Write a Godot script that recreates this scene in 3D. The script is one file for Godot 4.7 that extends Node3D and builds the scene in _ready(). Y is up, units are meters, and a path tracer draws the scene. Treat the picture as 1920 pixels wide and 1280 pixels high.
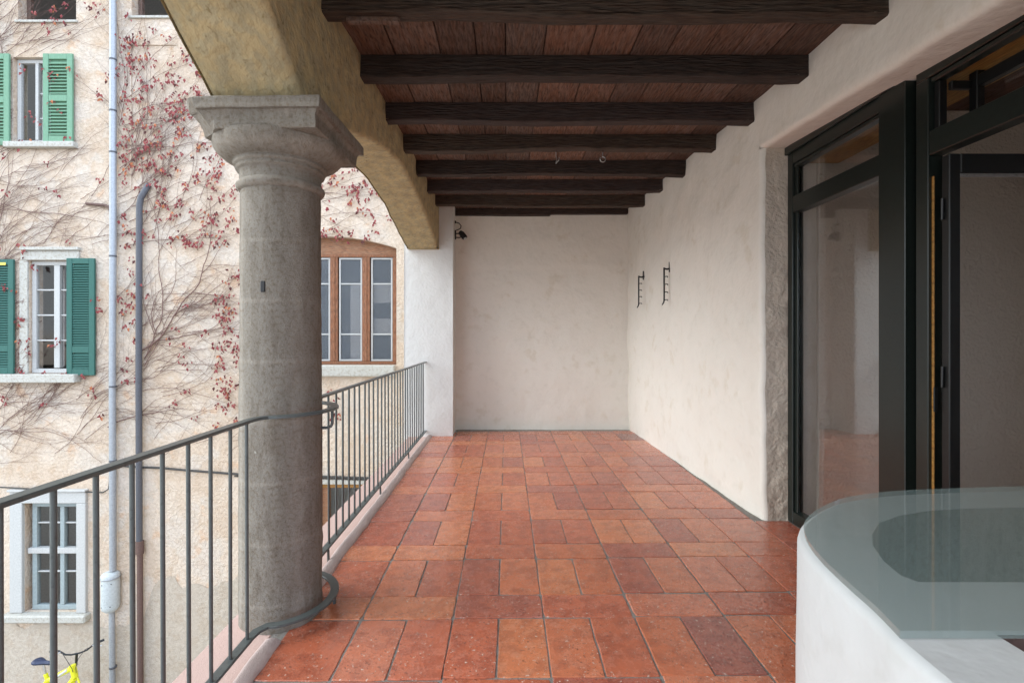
extends Node3D

# A loggia on the first floor of an old house, looking along it; a courtyard building stands beyond its end.
# x to the wall side, y up, depth d metres ahead of the camera is z = -d.

const EYE := 1.35
const FOCAL := 968.0
const YARD_WALL := 8.0      # depth of the courtyard building's front
const GROUND := -4.1

var M := {}
var rng := RandomNumberGenerator.new()
var bump_noise := FastNoiseLite.new()
var used := {}


func _ready() -> void:
	# ---------------------------------------------------------------- camera, sky, sun, exposure
	var cam := Camera3D.new()
	cam.name = "camera"
	cam.projection = Camera3D.PROJECTION_FRUSTUM
	cam.near = 0.05
	cam.far = 200.0
	cam.size = 0.05 * 2.0 * 640.0 / FOCAL
	cam.frustum_offset = Vector2(10.0, -12.0) / FOCAL * 0.05
	cam.position = Vector3(0, EYE, 0)
	add_child(cam)
	cam.current = true
	var env := Environment.new()
	env.background_mode = Environment.BG_SKY
	env.tonemap_mode = Environment.TONE_MAPPER_LINEAR
	env.tonemap_exposure = 4.45
	env.sdfgi_enabled = true
	env.ssao_enabled = true
	env.ssil_enabled = true
	var sky_mat := ProceduralSkyMaterial.new()
	sky_mat.sky_top_color = Color(0.78, 0.86, 0.97)
	sky_mat.sky_horizon_color = Color(0.83, 0.89, 0.98)
	sky_mat.sky_curve = 0.2
	sky_mat.ground_bottom_color = Color(0.45, 0.43, 0.40)
	sky_mat.ground_horizon_color = Color(0.6, 0.58, 0.56)
	sky_mat.sky_energy_multiplier = 1.0
	sky_mat.sun_angle_max = 1.0
	env.sky = Sky.new()
	env.sky.sky_material = sky_mat
	env.background_energy_multiplier = 1.05
	var world := WorldEnvironment.new()
	world.name = "world"
	world.environment = env
	add_child(world)
	var sun := DirectionalLight3D.new()
	sun.name = "sun"
	sun.light_energy = 0.31
	sun.light_angular_distance = 55.0
	sun.light_color = Color(0.94, 0.975, 1.0)
	sun.shadow_enabled = true
	add_child(sun)
	sun.look_at_from_position(Vector3(-8, 5.0, 2.0), Vector3(0, 0, 0))
	rng.seed = 7
	bump_noise.seed = 3
	bump_noise.frequency = 1.0
	bump_noise.fractal_octaves = 3
	make_materials()
	# ---------------------------------------------------------------- large structure
	build_floor()
	build_walls()
	build_roof()
	build_arcade()
	build_inner_room()
	build_yard()
	# ---------------------------------------------------------------- objects
	build_column()
	build_railing()
	build_entrance()
	build_counter()
	build_courtyard_building()
	build_pipes()
	build_vines()
	build_bicycle()
	build_small_things()


# ==================================================================== naming and metas
func numbered(called: String) -> String:
	if not used.has(called):
		used[called] = 0
		return called
	used[called] += 1
	return "%s_%03d" % [called, used[called]]


func tag(o: Node, label: String, category: String, group := "", kind := "") -> Node:
	if label:
		o.set_meta("label", label)
	if category:
		o.set_meta("category", category)
	if group:
		o.set_meta("group", group)
	o.set_meta("kind", kind if kind else "thing")
	return o


func thing(called: String, label: String, category: String, at := Vector3.ZERO, group := "") -> Node3D:
	var o := Node3D.new()
	o.name = numbered(called)
	add_child(o)
	o.position = at
	tag(o, label, category, group)
	return o


func put(called: String, mesh: Mesh, mat: Material, parent: Node = null) -> MeshInstance3D:
	var o := MeshInstance3D.new()
	o.mesh = mesh
	o.material_override = mat
	o.cast_shadow = GeometryInstance3D.SHADOW_CASTING_SETTING_DOUBLE_SIDED
	if parent == null:
		o.name = numbered(called)
		add_child(o)
	else:
		o.name = called
		parent.add_child(o, true)
	return o


func structure(called: String, mesh: Mesh, mat: Material) -> MeshInstance3D:
	var o := put(called, mesh, mat)
	o.set_meta("kind", "structure")
	return o


# ==================================================================== shapes
func begin() -> SurfaceTool:
	var st := SurfaceTool.new()
	st.begin(Mesh.PRIMITIVE_TRIANGLES)
	return st


func done(st: SurfaceTool) -> ArrayMesh:
	st.generate_normals()
	st.index()
	return st.commit()


func P(x: float, y: float, d: float) -> Vector3:
	return Vector3(x, y, -d)


func W(u: float, v: float, out := 0.0) -> Vector3:
	# a place on the courtyard building's front, given in units of 1/968 of its distance; out: metres in front of it
	return Vector3((u - 950.0) / FOCAL * YARD_WALL, EYE - (v - 628.0) / FOCAL * YARD_WALL, -YARD_WALL + out)


func tri(st: SurfaceTool, a: Vector3, b: Vector3, c: Vector3, away: Vector3) -> void:
	# a triangle whose front looks along away
	if (b - a).cross(c - a).dot(away) > 0.0:
		st.add_vertex(a); st.add_vertex(c); st.add_vertex(b)
	else:
		st.add_vertex(a); st.add_vertex(b); st.add_vertex(c)


func quad(st: SurfaceTool, a: Vector3, b: Vector3, c: Vector3, d: Vector3, away: Vector3) -> void:
	tri(st, a, b, c, away)
	tri(st, a, c, d, away)


func box(st: SurfaceTool, c: Vector3, s: Vector3, bevel := 0.0, basis := Basis.IDENTITY) -> void:
	# a box with chamfered edges
	st.set_smooth_group(-1)
	var h := s / 2.0
	var b := minf(bevel, minf(h.x, minf(h.y, h.z)) * 0.9)
	var place := func(v: Vector3) -> Vector3: return c + basis * v
	for axis in 3:
		var i := (axis + 1) % 3
		var j := (axis + 2) % 3
		for side in [-1.0, 1.0]:
			var k := []
			for q in [[-1, -1], [1, -1], [1, 1], [-1, 1]]:
				var v := Vector3.ZERO
				v[axis] = side * h[axis]
				v[i] = q[0] * (h[i] - b)
				v[j] = q[1] * (h[j] - b)
				k.append(place.call(v))
			var n := Vector3.ZERO
			n[axis] = side
			quad(st, k[0], k[1], k[2], k[3], basis * n)
	if b <= 0.0:
		return
	for axis in 3:       # edges that run along axis
		var i := (axis + 1) % 3
		var j := (axis + 2) % 3
		for si in [-1.0, 1.0]:
			for sj in [-1.0, 1.0]:
				var k := []
				for q in [[-1, 0], [1, 0], [1, 1], [-1, 1]]:
					var v := Vector3.ZERO
					v[axis] = q[0] * (h[axis] - b)
					v[i] = si * (h[i] - (b if q[1] == 1 else 0.0))
					v[j] = sj * (h[j] - (0.0 if q[1] == 1 else b))
					k.append(place.call(v))
				var n := Vector3.ZERO
				n[i] = si
				n[j] = sj
				quad(st, k[0], k[1], k[2], k[3], basis * n)
	for sx in [-1.0, 1.0]:
		for sy in [-1.0, 1.0]:
			for sz in [-1.0, 1.0]:
				var q := Vector3(sx, sy, sz)
				tri(st, place.call(q * Vector3(h.x, h.y - b, h.z - b)), place.call(q * Vector3(h.x - b, h.y, h.z - b)), place.call(q * Vector3(h.x - b, h.y - b, h.z)), basis * q)


func box_mesh(c: Vector3, s: Vector3, bevel := 0.0, basis := Basis.IDENTITY) -> ArrayMesh:
	var st := begin()
	box(st, c, s, bevel, basis)
	return done(st)


func span_box(st: SurfaceTool, lo: Vector3, hi: Vector3, bevel := 0.0) -> void:
	var a := Vector3(minf(lo.x, hi.x), minf(lo.y, hi.y), minf(lo.z, hi.z))
	var b := Vector3(maxf(lo.x, hi.x), maxf(lo.y, hi.y), maxf(lo.z, hi.z))
	box(st, (a + b) / 2.0, b - a, bevel)


func span_mesh(lo: Vector3, hi: Vector3, bevel := 0.0) -> ArrayMesh:
	var st := begin()
	span_box(st, lo, hi, bevel)
	return done(st)


func tube(st: SurfaceTool, pts: Array, radii, sides := 8, caps := true) -> void:
	st.set_smooth_group(0)
	var rings := []
	var side := Vector3.ZERO
	for k in pts.size():
		var dir: Vector3 = (pts[mini(k + 1, pts.size() - 1)] - pts[maxi(k - 1, 0)]).normalized()
		if side == Vector3.ZERO:
			side = dir.cross(Vector3.UP if absf(dir.y) < 0.9 else Vector3.RIGHT).normalized()
		side = (side - dir * side.dot(dir)).normalized()
		var up := dir.cross(side)
		var r: float = radii[k] if radii is Array else radii
		var ring := []
		for s in sides:
			var t := TAU * s / sides
			ring.append(pts[k] + (side * cos(t) + up * sin(t)) * r)
		rings.append(ring)
	for k in pts.size() - 1:
		for s in sides:
			var n := (s + 1) % sides
			var mid: Vector3 = (rings[k][s] + rings[k][n]) / 2.0 - pts[k]
			quad(st, rings[k][s], rings[k][n], rings[k + 1][n], rings[k + 1][s], mid)
	if caps:
		st.set_smooth_group(-1)
		for e in [0, pts.size() - 1]:
			var away: Vector3 = pts[0] - pts[1] if e == 0 else pts[e] - pts[e - 1]
			for s in range(1, sides - 1):
				tri(st, rings[e][0], rings[e][s], rings[e][s + 1], away)


func tube_mesh(pts: Array, radii, sides := 8) -> ArrayMesh:
	var st := begin()
	tube(st, pts, radii, sides)
	return done(st)


func lathe(st: SurfaceTool, profile: Array, segs := 48, at := Vector3.ZERO, wobble := 0.0) -> void:
	# profile: [radius, height] from the bottom up
	st.set_smooth_group(0)
	var ring := func(k: int, s: int) -> Vector3:
		var t := TAU * (s % segs) / segs
		var r: float = profile[k][0]
		var v := Vector3(cos(t) * r, profile[k][1], sin(t) * r)
		return at + v * Vector3(1, 1, 1) + (Vector3(cos(t), 0, sin(t)) * bump_noise.get_noise_3dv(v * 9.0) * wobble)
	for k in profile.size() - 1:
		for s in segs:
			var t := TAU * (s + 0.5) / segs
			var slope := Vector2(profile[k + 1][0] - profile[k][0], profile[k + 1][1] - profile[k][1])
			quad(st, ring.call(k, s), ring.call(k, s + 1), ring.call(k + 1, s + 1), ring.call(k + 1, s), Vector3(cos(t) * slope.y, -slope.x, sin(t) * slope.y))


func grid(st: SurfaceTool, nu: int, nv: int, f: Callable, away: Vector3) -> void:
	st.set_smooth_group(0)
	var pts := []
	for a in nu + 1:
		var row := []
		for b in nv + 1:
			row.append(f.call(float(a) / nu, float(b) / nv))
		pts.append(row)
	for a in nu:
		for b in nv:
			quad(st, pts[a][b], pts[a + 1][b], pts[a + 1][b + 1], pts[a][b + 1], away)


func flat_poly(st: SurfaceTool, poly: PackedVector2Array, lift: Callable, away: Vector3) -> void:
	st.set_smooth_group(-1)
	var idx := Geometry2D.triangulate_polygon(poly)
	for k in range(0, idx.size(), 3):
		tri(st, lift.call(poly[idx[k]]), lift.call(poly[idx[k + 1]]), lift.call(poly[idx[k + 2]]), away)


func rough(p: Vector3, scale: float, amount: float) -> float:
	return bump_noise.get_noise_3dv(p * scale) * amount


# ==================================================================== materials
func lin(r: float, g: float, b: float, a := 1.0) -> Color:
	var c := Color(r, g, b).linear_to_srgb()
	c.a = a
	return c


func noise_bytes(size: int, freq: float, sd: int, octaves := 5, kind := FastNoiseLite.TYPE_SIMPLEX_SMOOTH, ridged := false) -> PackedByteArray:
	var n := FastNoiseLite.new()
	n.noise_type = kind
	n.seed = sd
	n.frequency = freq
	n.fractal_octaves = octaves
	n.fractal_type = FastNoiseLite.FRACTAL_RIDGED if ridged else FastNoiseLite.FRACTAL_FBM
	var im := n.get_seamless_image(size, size, false, false, 0.15)
	im.convert(Image.FORMAT_L8)
	return im.get_data()


func tex(size: int, f: Callable) -> ImageTexture:
	# f(pixel number) gives linear r, g, b as a Vector3
	var data := PackedByteArray()
	data.resize(size * size * 3)
	for i in size * size:
		var c: Vector3 = f.call(i)
		data[i * 3] = to8(c.x)
		data[i * 3 + 1] = to8(c.y)
		data[i * 3 + 2] = to8(c.z)
	return ImageTexture.create_from_image(Image.create_from_data(size, size, false, Image.FORMAT_RGB8, data))


func to8(x: float) -> int:
	x = clampf(x, 0.0, 1.0)
	return int((12.92 * x if x < 0.0031308 else 1.055 * pow(x, 1.0 / 2.4) - 0.055) * 255.0 + 0.5)


func grey_tex(size: int, data: PackedByteArray) -> ImageTexture:
	return ImageTexture.create_from_image(Image.create_from_data(size, size, false, Image.FORMAT_L8, data))


func base(called: String, color: Color, rough_: float, spec := 0.5) -> StandardMaterial3D:
	var m := StandardMaterial3D.new()
	m.resource_name = called
	m.albedo_color = color
	m.roughness = rough_
	m.metallic_specular = spec
	M[called] = m
	return m


func tri_map(m: StandardMaterial3D, scale: Vector3, world := false, offset := Vector3.ZERO) -> StandardMaterial3D:
	m.uv1_triplanar = true
	m.uv1_world_triplanar = world
	m.uv1_scale = scale
	m.uv1_offset = offset
	m.uv1_triplanar_sharpness = 4.0
	return m


func relief(m: StandardMaterial3D, t: Texture2D, cm: float) -> StandardMaterial3D:
	m.heightmap_enabled = true
	m.heightmap_texture = t
	m.heightmap_scale = cm
	return m


func ss(a: float, b: float, x: float) -> float:
	return smoothstep(a, b, x)


func lime_image(size: int, a: PackedByteArray, b: PackedByteArray, c: PackedByteArray) -> ImageTexture:
	# specks and scuffs of pale lime mortar left on the tiles; clear elsewhere
	var data := PackedByteArray()
	data.resize(size * size * 4)
	for i in size * size:
		var speck := ss(0.825, 0.85, a[i] / 255.0) * 0.85
		var scuff := ss(0.26, 0.12, b[i] / 255.0) * 0.34 * (c[i] / 255.0)
		data[i * 4] = 222
		data[i * 4 + 1] = 205
		data[i * 4 + 2] = 190
		data[i * 4 + 3] = int(clampf(maxf(speck, scuff), 0, 1) * 255)
	return ImageTexture.create_from_image(Image.create_from_data(size, size, false, Image.FORMAT_RGBA8, data))


func make_materials() -> void:
	var S := 512
	var n1 := noise_bytes(S, 0.012, 11, 5)
	var n2 := noise_bytes(S, 0.05, 12, 4)
	var n3 := noise_bytes(S, 0.22, 13, 2)
	var n4 := noise_bytes(S, 0.025, 14, 6)
	var n5 := noise_bytes(S, 0.018, 15, 3, FastNoiseLite.TYPE_SIMPLEX_SMOOTH, true)
	var cell := noise_bytes(S, 0.09, 16, 1, FastNoiseLite.TYPE_CELLULAR)
	var B := func(d: PackedByteArray, i: int) -> float: return d[i] / 255.0
	# --- lime plaster: trowel marks, faint stains
	var plaster_tex := tex(S, func(i: int) -> Vector3:
		var a: float = B.call(n1, i)
		var b: float = B.call(n4, i)
		var c: float = B.call(n3, i)
		var stain := ss(0.60, 0.90, b) * 0.04 + ss(0.60, 0.80, a) * 0.025
		var k := 0.965 + 0.035 * a + 0.012 * (c - 0.5) - stain
		return Vector3(k, k * (0.985 - 0.05 * stain), k * (0.965 - 0.25 * stain)))
	var plaster_h := PackedByteArray()
	plaster_h.resize(S * S)
	var rough_h := PackedByteArray()
	rough_h.resize(S * S)
	var stone_h := PackedByteArray()
	stone_h.resize(S * S)
	for i in S * S:
		plaster_h[i] = int(clampf(n1[i] * 0.45 + n2[i] * 0.30 + n3[i] * 0.10 + absf(n5[i] - 128.0) * 0.2, 0, 255))
		rough_h[i] = int(clampf(n2[i] * 0.55 + n3[i] * 0.45, 0, 255))
		stone_h[i] = int(clampf(n3[i] * 0.65 + n2[i] * 0.35, 0, 255))
	var plaster_ht := grey_tex(S, plaster_h)
	var rough_ht := grey_tex(S, rough_h)
	var stone_ht := grey_tex(S, stone_h)
	var pl := base("plaster", lin(0.80, 0.76, 0.685), 0.9, 0.25)
	pl.albedo_texture = plaster_tex
	relief(tri_map(pl, Vector3.ONE * 0.42, true), plaster_ht, 0.9)
	# old damp stains and scuffs with a grain of their own, a few metres apart
	var stain_tex := tex(S, func(i: int) -> Vector3:
		var where: float = ss(0.58, 0.80, B.call(n1, i))
		var grain: float = ss(0.50, 0.75, B.call(n2, i)) * (0.6 + 0.4 * B.call(n3, i))
		var fine: float = ss(0.72, 0.82, B.call(n4, i)) * 0.25
		var k: float = clampf(where * grain + fine * where, 0, 1)
		return Vector3(1, 1, 1).lerp(Vector3(0.80, 0.74, 0.63), k * 0.45))
	pl.detail_enabled = true
	pl.detail_albedo = stain_tex
	pl.detail_blend_mode = BaseMaterial3D.BLEND_MODE_MUL
	pl.detail_uv_layer = BaseMaterial3D.DETAIL_UV_2
	pl.uv2_triplanar = true
	pl.uv2_world_triplanar = true
	pl.uv2_scale = Vector3.ONE * 0.21
	pl.uv2_offset = Vector3(0.15, 0.30, 0.55)
	var pw := base("white_plaster", lin(0.70, 0.69, 0.67), 0.88, 0.25)
	pw.albedo_texture = plaster_tex
	relief(tri_map(pw, Vector3.ONE * 0.8, true, Vector3(0.3, 0.1, 0.6)), plaster_ht, 0.7)
	var pc := base("counter_plaster", lin(0.52, 0.53, 0.53), 0.8, 0.3)
	pc.albedo_texture = plaster_tex
	relief(tri_map(pc, Vector3.ONE * 0.6, true, Vector3(0.1, 0.4, 0.2)), plaster_ht, 0.35)
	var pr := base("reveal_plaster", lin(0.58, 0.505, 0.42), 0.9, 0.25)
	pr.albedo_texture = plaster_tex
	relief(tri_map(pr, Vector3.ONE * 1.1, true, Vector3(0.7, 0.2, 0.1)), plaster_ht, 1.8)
	# --- ochre plaster of the arcade, scraped and stained
	var ochre_tex := tex(S, func(i: int) -> Vector3:
		var a: float = B.call(n1, i)
		var b: float = B.call(n4, i)
		var c: float = B.call(n2, i)
		var dark := ss(0.66, 0.78, c * 0.6 + b * 0.4)
		var k := 0.70 + 0.30 * a
		var col := Vector3(1.0, 0.90, 0.68).lerp(Vector3(0.86, 0.83, 0.70), ss(0.35, 0.65, b)) * k
		return col.lerp(Vector3(0.42, 0.36, 0.22), dark * 0.75))
	var oc := base("ochre_plaster", lin(0.53, 0.455, 0.335), 0.9, 0.2)
	oc.albedo_texture = ochre_tex
	relief(tri_map(oc, Vector3.ONE * 0.9, true), plaster_ht, 1.6)
	# --- grey granite
	var stone_tex := tex(S, func(i: int) -> Vector3:
		var a: float = B.call(n1, i)
		var b: float = B.call(n3, i)
		var c: float = B.call(n4, i)
		var k := 0.80 + 0.14 * a + 0.85 * (b - 0.5)
		var col := Vector3(1.0, 0.97, 0.92) * k
		return col.lerp(Vector3(0.62, 0.52, 0.40) * k, ss(0.50, 0.80, c) * 0.55))
	var sg := base("granite", lin(0.43, 0.39, 0.345), 0.85, 0.35)
	sg.albedo_texture = stone_tex
	relief(tri_map(sg, Vector3.ONE * 3.6, true), stone_ht, 1.3)
	# rain streaks and grime running down the stone
	var streak_tex := tex(S, func(i: int) -> Vector3:
		var k: float = ss(0.48, 0.72, B.call(n4, i)) * 0.55 + ss(0.60, 0.75, B.call(n2, i)) * 0.35
		return Vector3(1, 1, 1).lerp(Vector3(0.56, 0.50, 0.43), clampf(k, 0, 1) * 0.6))
	sg.detail_enabled = true
	sg.detail_albedo = streak_tex
	sg.detail_blend_mode = BaseMaterial3D.BLEND_MODE_MUL
	sg.detail_uv_layer = BaseMaterial3D.DETAIL_UV_2
	sg.uv2_triplanar = true
	sg.uv2_world_triplanar = true
	sg.uv2_scale = Vector3(1.3, 0.3, 1.3)
	var sill := base("sill_stone", lin(0.55, 0.54, 0.50), 0.85, 0.35)
	sill.albedo_texture = stone_tex
	relief(tri_map(sill, Vector3.ONE * 1.7, true), stone_ht, 0.5)
	# --- wood: streaks in the texture's x direction come from the stretched scale
	var wood_tex := tex(S, func(i: int) -> Vector3:
		var a: float = B.call(n4, i)
		var b: float = B.call(n2, i)
		var c: float = B.call(n1, i)
		var k := 0.45 + 0.75 * a - 0.25 * ss(0.55, 0.75, b)
		var col := Vector3(1.0, 0.95, 0.92) * k
		return col.lerp(Vector3(0.92, 0.70, 0.56) * k, ss(0.35, 0.7, c) * 0.7))
	var wood_ht := grey_tex(S, n4)
	var bm := base("beam_wood", lin(0.060, 0.044, 0.037), 0.75, 0.4)
	bm.albedo_texture = wood_tex
	relief(tri_map(bm, Vector3(0.45, 4.0, 4.0), true), wood_ht, 1.0)
	for k in 3:
		var bk := bm.duplicate() as StandardMaterial3D
		var f: float = [0.85, 1.25, 1.05][k]
		bk.albedo_color = lin(0.060 * f, 0.044 * f, 0.037 * f * [1.0, 0.9, 1.1][k])
		bk.uv1_offset = Vector3(0.31, 0.17, 0.43) * (k + 1)
		M["beam_wood_%d" % k] = bk
	for k in 6:
		var tone: Array = [[0.185, 0.120, 0.092], [0.155, 0.105, 0.085], [0.225, 0.140, 0.105], [0.165, 0.120, 0.10], [0.13, 0.086, 0.068], [0.205, 0.142, 0.116]][k]
		var bd := base("board_wood_%d" % k, lin(tone[0], tone[1], tone[2]), 0.75, 0.35)
		bd.albedo_texture = wood_tex
		relief(tri_map(bd, Vector3(3.5, 3.5, 0.55), true, Vector3(k * 0.37, 0.2, k * 0.61)), wood_ht, 0.6)
	var ww := base("window_wood", lin(0.31, 0.145, 0.075), 0.55, 0.4)
	ww.albedo_texture = wood_tex
	relief(tri_map(ww, Vector3(5.0, 0.7, 5.0), true), wood_ht, 0.3)
	var wl := base("lintel_wood", lin(0.36, 0.20, 0.115), 0.6, 0.4)
	wl.albedo_texture = wood_tex
	tri_map(wl, Vector3(0.6, 5.0, 5.0), true)
	var hw := base("honey_wood", lin(0.42, 0.23, 0.06), 0.5, 0.4)
	hw.albedo_texture = wood_tex
	tri_map(hw, Vector3(5.0, 5.0, 0.7), true)
	# --- handmade terracotta, waxed: mottled, with pits, pale lime specks and dark rubs
	var T := 1024
	var t1 := noise_bytes(T, 0.006, 31, 5)
	var t2 := noise_bytes(T, 0.03, 32, 5)
	var t3 := noise_bytes(T, 0.16, 33, 2)
	var t4 := noise_bytes(T, 0.036, 34, 2, FastNoiseLite.TYPE_SIMPLEX_SMOOTH)
	var t5 := noise_bytes(T, 0.011, 35, 4)
	var tile_tex := tex(T, func(i: int) -> Vector3:
		var a: float = t1[i] / 255.0
		var b: float = t2[i] / 255.0
		var c: float = t3[i] / 255.0
		var d: float = t4[i] / 255.0
		var e: float = t5[i] / 255.0
		var col := Vector3(1.0, 0.92, 0.84).lerp(Vector3(0.80, 0.74, 0.72), ss(0.35, 0.70, a))
		col = col.lerp(Vector3(1.0, 1.10, 1.15), ss(0.50, 0.72, e) * 0.5)
		col *= 0.84 + 0.26 * b + 0.22 * (c - 0.5)
		col = col.lerp(Vector3(0.30, 0.32, 0.36), ss(0.68, 0.80, b) * 0.62)      # dark rubs
		return col.lerp(Vector3(0.25, 0.25, 0.28), ss(0.17, 0.13, d) * 0.8))     # pits
	var lime_tex := lime_image(T, t4, t2, t3)
	var tile_rough := PackedByteArray()
	tile_rough.resize(T * T)
	var tile_hh := PackedByteArray()
	tile_hh.resize(T * T)
	for i in T * T:
		tile_rough[i] = int(clampf(62.0 + 0.36 * (t2[i] - 128.0) + 0.30 * (t5[i] - 128.0) + 0.15 * (t3[i] - 128), 30, 255))
		tile_hh[i] = int(clampf(t2[i] * 0.5 + t3[i] * 0.14 + t1[i] * 0.36, 0, 255))
	var tile_rt := grey_tex(T, tile_rough)
	var tile_ht := grey_tex(T, tile_hh)
	var tones := [[0.54, 0.185, 0.095], [0.58, 0.205, 0.095], [0.62, 0.235, 0.115], [0.48, 0.155, 0.085], [0.43, 0.140, 0.085], [0.56, 0.195, 0.090],
		[0.60, 0.225, 0.120], [0.34, 0.125, 0.088], [0.52, 0.170, 0.085], [0.66, 0.265, 0.120], [0.46, 0.170, 0.105], [0.57, 0.190, 0.100], [0.30, 0.125, 0.095]]
	for k in tones.size():
		var tm := base("terracotta_%d" % k, lin(lerpf(tones[k][0], 0.54, 0.1), lerpf(tones[k][1], 0.175, 0.1) * 0.90, lerpf(tones[k][2], 0.085, 0.1)), 1.0, 0.55)
		tm.albedo_texture = tile_tex
		tm.roughness_texture = tile_rt
		tm.roughness_texture_channel = BaseMaterial3D.TEXTURE_CHANNEL_RED
		relief(tri_map(tm, Vector3.ONE * 1.15, true, Vector3(k * 0.173, 0.3, k * 0.391)), tile_ht, 0.16)
		tm.detail_enabled = true
		tm.detail_albedo = lime_tex
		tm.detail_blend_mode = BaseMaterial3D.BLEND_MODE_MIX
		tm.detail_uv_layer = BaseMaterial3D.DETAIL_UV_1
	var mo := base("mortar", lin(0.33, 0.31, 0.295), 0.95, 0.3)
	mo.albedo_texture = stone_tex
	relief(tri_map(mo, Vector3.ONE * 2.0, true), stone_ht, 0.5)
	var pk := base("pink_render", lin(0.62, 0.44, 0.39), 0.8, 0.35)
	pk.albedo_texture = plaster_tex
	relief(tri_map(pk, Vector3.ONE * 2.0, true), stone_ht, 0.3)
	var lip := base("lime_mortar", lin(0.58, 0.46, 0.43), 0.7, 0.4)
	lip.albedo_texture = plaster_tex
	relief(tri_map(lip, Vector3.ONE * 2.0, true), stone_ht, 0.4)
	# --- roughcast of the courtyard building; its large patches lie on the second set of coordinates
	var cast_tex := tex(S, func(i: int) -> Vector3:
		var a: float = B.call(n2, i)
		var b: float = B.call(n3, i)
		var c: float = B.call(n1, i)
		var k := 0.80 + 0.20 * a + 0.40 * (b - 0.5)
		var col := Vector3(1.0, 0.94, 0.88) * k
		col = col.lerp(Vector3(1.0, 0.97, 0.93), ss(0.62, 0.75, a) * 0.35)
		return col.lerp(Vector3(0.90, 0.80, 0.70) * k, ss(0.5, 0.75, c) * 0.5))
	var p1 := noise_bytes(S, 0.010, 51, 6)
	var p2 := noise_bytes(S, 0.013, 52, 6)
	var p3 := noise_bytes(S, 0.022, 53, 5)
	var patch_tex := tex(S, func(i: int) -> Vector3:
		var a: float = p1[i] / 255.0
		var b: float = p2[i] / 255.0
		var c: float = p3[i] / 255.0
		var col := Vector3(1.0, 0.95, 0.90).lerp(Vector3(0.92, 0.84, 0.76), ss(0.35, 0.65, a))
		col = col.lerp(Vector3(0.94, 0.93, 0.92), ss(0.56, 0.68, b) * 0.8)
		return col.lerp(Vector3(1.0, 0.68, 0.46), ss(0.74, 0.90, c) * 0.45))
	var rc := base("roughcast", lin(0.69, 0.63, 0.56), 0.95, 0.2)
	rc.albedo_texture = cast_tex
	rc.detail_enabled = true
	rc.detail_albedo = patch_tex
	rc.detail_blend_mode = BaseMaterial3D.BLEND_MODE_MUL
	rc.detail_uv_layer = BaseMaterial3D.DETAIL_UV_2
	rc.uv2_triplanar = true
	rc.uv2_world_triplanar = true
	rc.uv2_scale = Vector3.ONE * 0.16
	relief(tri_map(rc, Vector3.ONE * 0.62, true), rough_ht, 2.3)
	var rl := base("roughcast_base", lin(0.50, 0.45, 0.385), 0.95, 0.2)
	rl.albedo_texture = cast_tex
	relief(tri_map(rl, Vector3.ONE * 0.5, true), rough_ht, 1.2)
	var gr := base("yard_ground", lin(0.50, 0.48, 0.44), 0.95, 0.2)
	gr.albedo_texture = cast_tex
	relief(tri_map(gr, Vector3.ONE * 0.5, true), rough_ht, 1.5)
	# --- paints, metals, glass
	var paint_var := tex(S, func(i: int) -> Vector3:
		var k: float = 0.82 + 0.22 * B.call(n4, i) - 0.25 * ss(0.68, 0.8, B.call(n2, i))
		return Vector3(k, k, k))
	for p in [["iron_paint", [0.095, 0.105, 0.10], 0.36], ["door_paint", [0.013, 0.018, 0.015], 0.28], ["black_paint", [0.009, 0.0095, 0.0095], 0.35],
			["white_frame_paint", [0.49, 0.48, 0.45], 0.55], ["blue_frame_paint", [0.30, 0.35, 0.345], 0.55], 			["zinc", [0.36, 0.375, 0.39], 0.42], ["cast_iron", [0.085, 0.085, 0.095], 0.55],
			["grey_box_paint", [0.50, 0.53, 0.52], 0.5], ["black_iron", [0.018, 0.017, 0.017], 0.6], ["cable_black", [0.05, 0.045, 0.04], 0.7],
			["yellow_paint", [0.72, 0.70, 0.02], 0.3], ["saddle_vinyl", [0.035, 0.045, 0.09], 0.45], ["tyre_rubber", [0.03, 0.03, 0.032], 0.8],
			["blue_guard", [0.06, 0.17, 0.28], 0.4], ["steel", [0.55, 0.55, 0.55], 0.35], ["room_paint", [0.45, 0.42, 0.38], 0.9], ["rust_iron", [0.13, 0.075, 0.06], 0.8],
			["yellow_tape", [0.75, 0.62, 0.10], 0.5], ["curtain_cloth", [0.60, 0.55, 0.50], 0.9]]:
		var m := base(p[0], lin(p[1][0], p[1][1], p[1][2]), p[2], 0.5)
		m.albedo_texture = paint_var
		tri_map(m, Vector3.ONE * 1.6, true)
	var worn := tex(S, func(i: int) -> Vector3:
		var k: float = 0.80 + 0.25 * B.call(n4, i)
		var chip: float = ss(0.64, 0.74, B.call(n2, i) * 0.6 + B.call(n4, i) * 0.4)
		return Vector3(k, k, k).lerp(Vector3(0.62, 0.60, 0.52), chip * 0.5))
	for p in [["light_green_paint", [0.165, 0.31, 0.20]], ["dark_green_paint", [0.040, 0.125, 0.10]]]:
		var m := base(p[0], lin(p[1][0], p[1][1], p[1][2]), 0.7, 0.4)
		m.albedo_texture = worn
		tri_map(m, Vector3(3.0, 0.8, 3.0), true)
	M.steel.metallic = 0.9
	M.zinc.metallic = 0.25
	M.white_frame_paint.uv1_scale = Vector3.ONE * 2.5
	var gl := base("glass", Color(0.02, 0.025, 0.025, 0.03), 0.01, 0.5)
	gl.transparency = BaseMaterial3D.TRANSPARENCY_ALPHA
	var og := base("obscure_glass", Color(0.26, 0.31, 0.36, 0.26), 0.14, 0.5)
	og.transparency = BaseMaterial3D.TRANSPARENCY_ALPHA
	relief(tri_map(og, Vector3.ONE * 1.5, true), stone_ht, 0.5)
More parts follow.
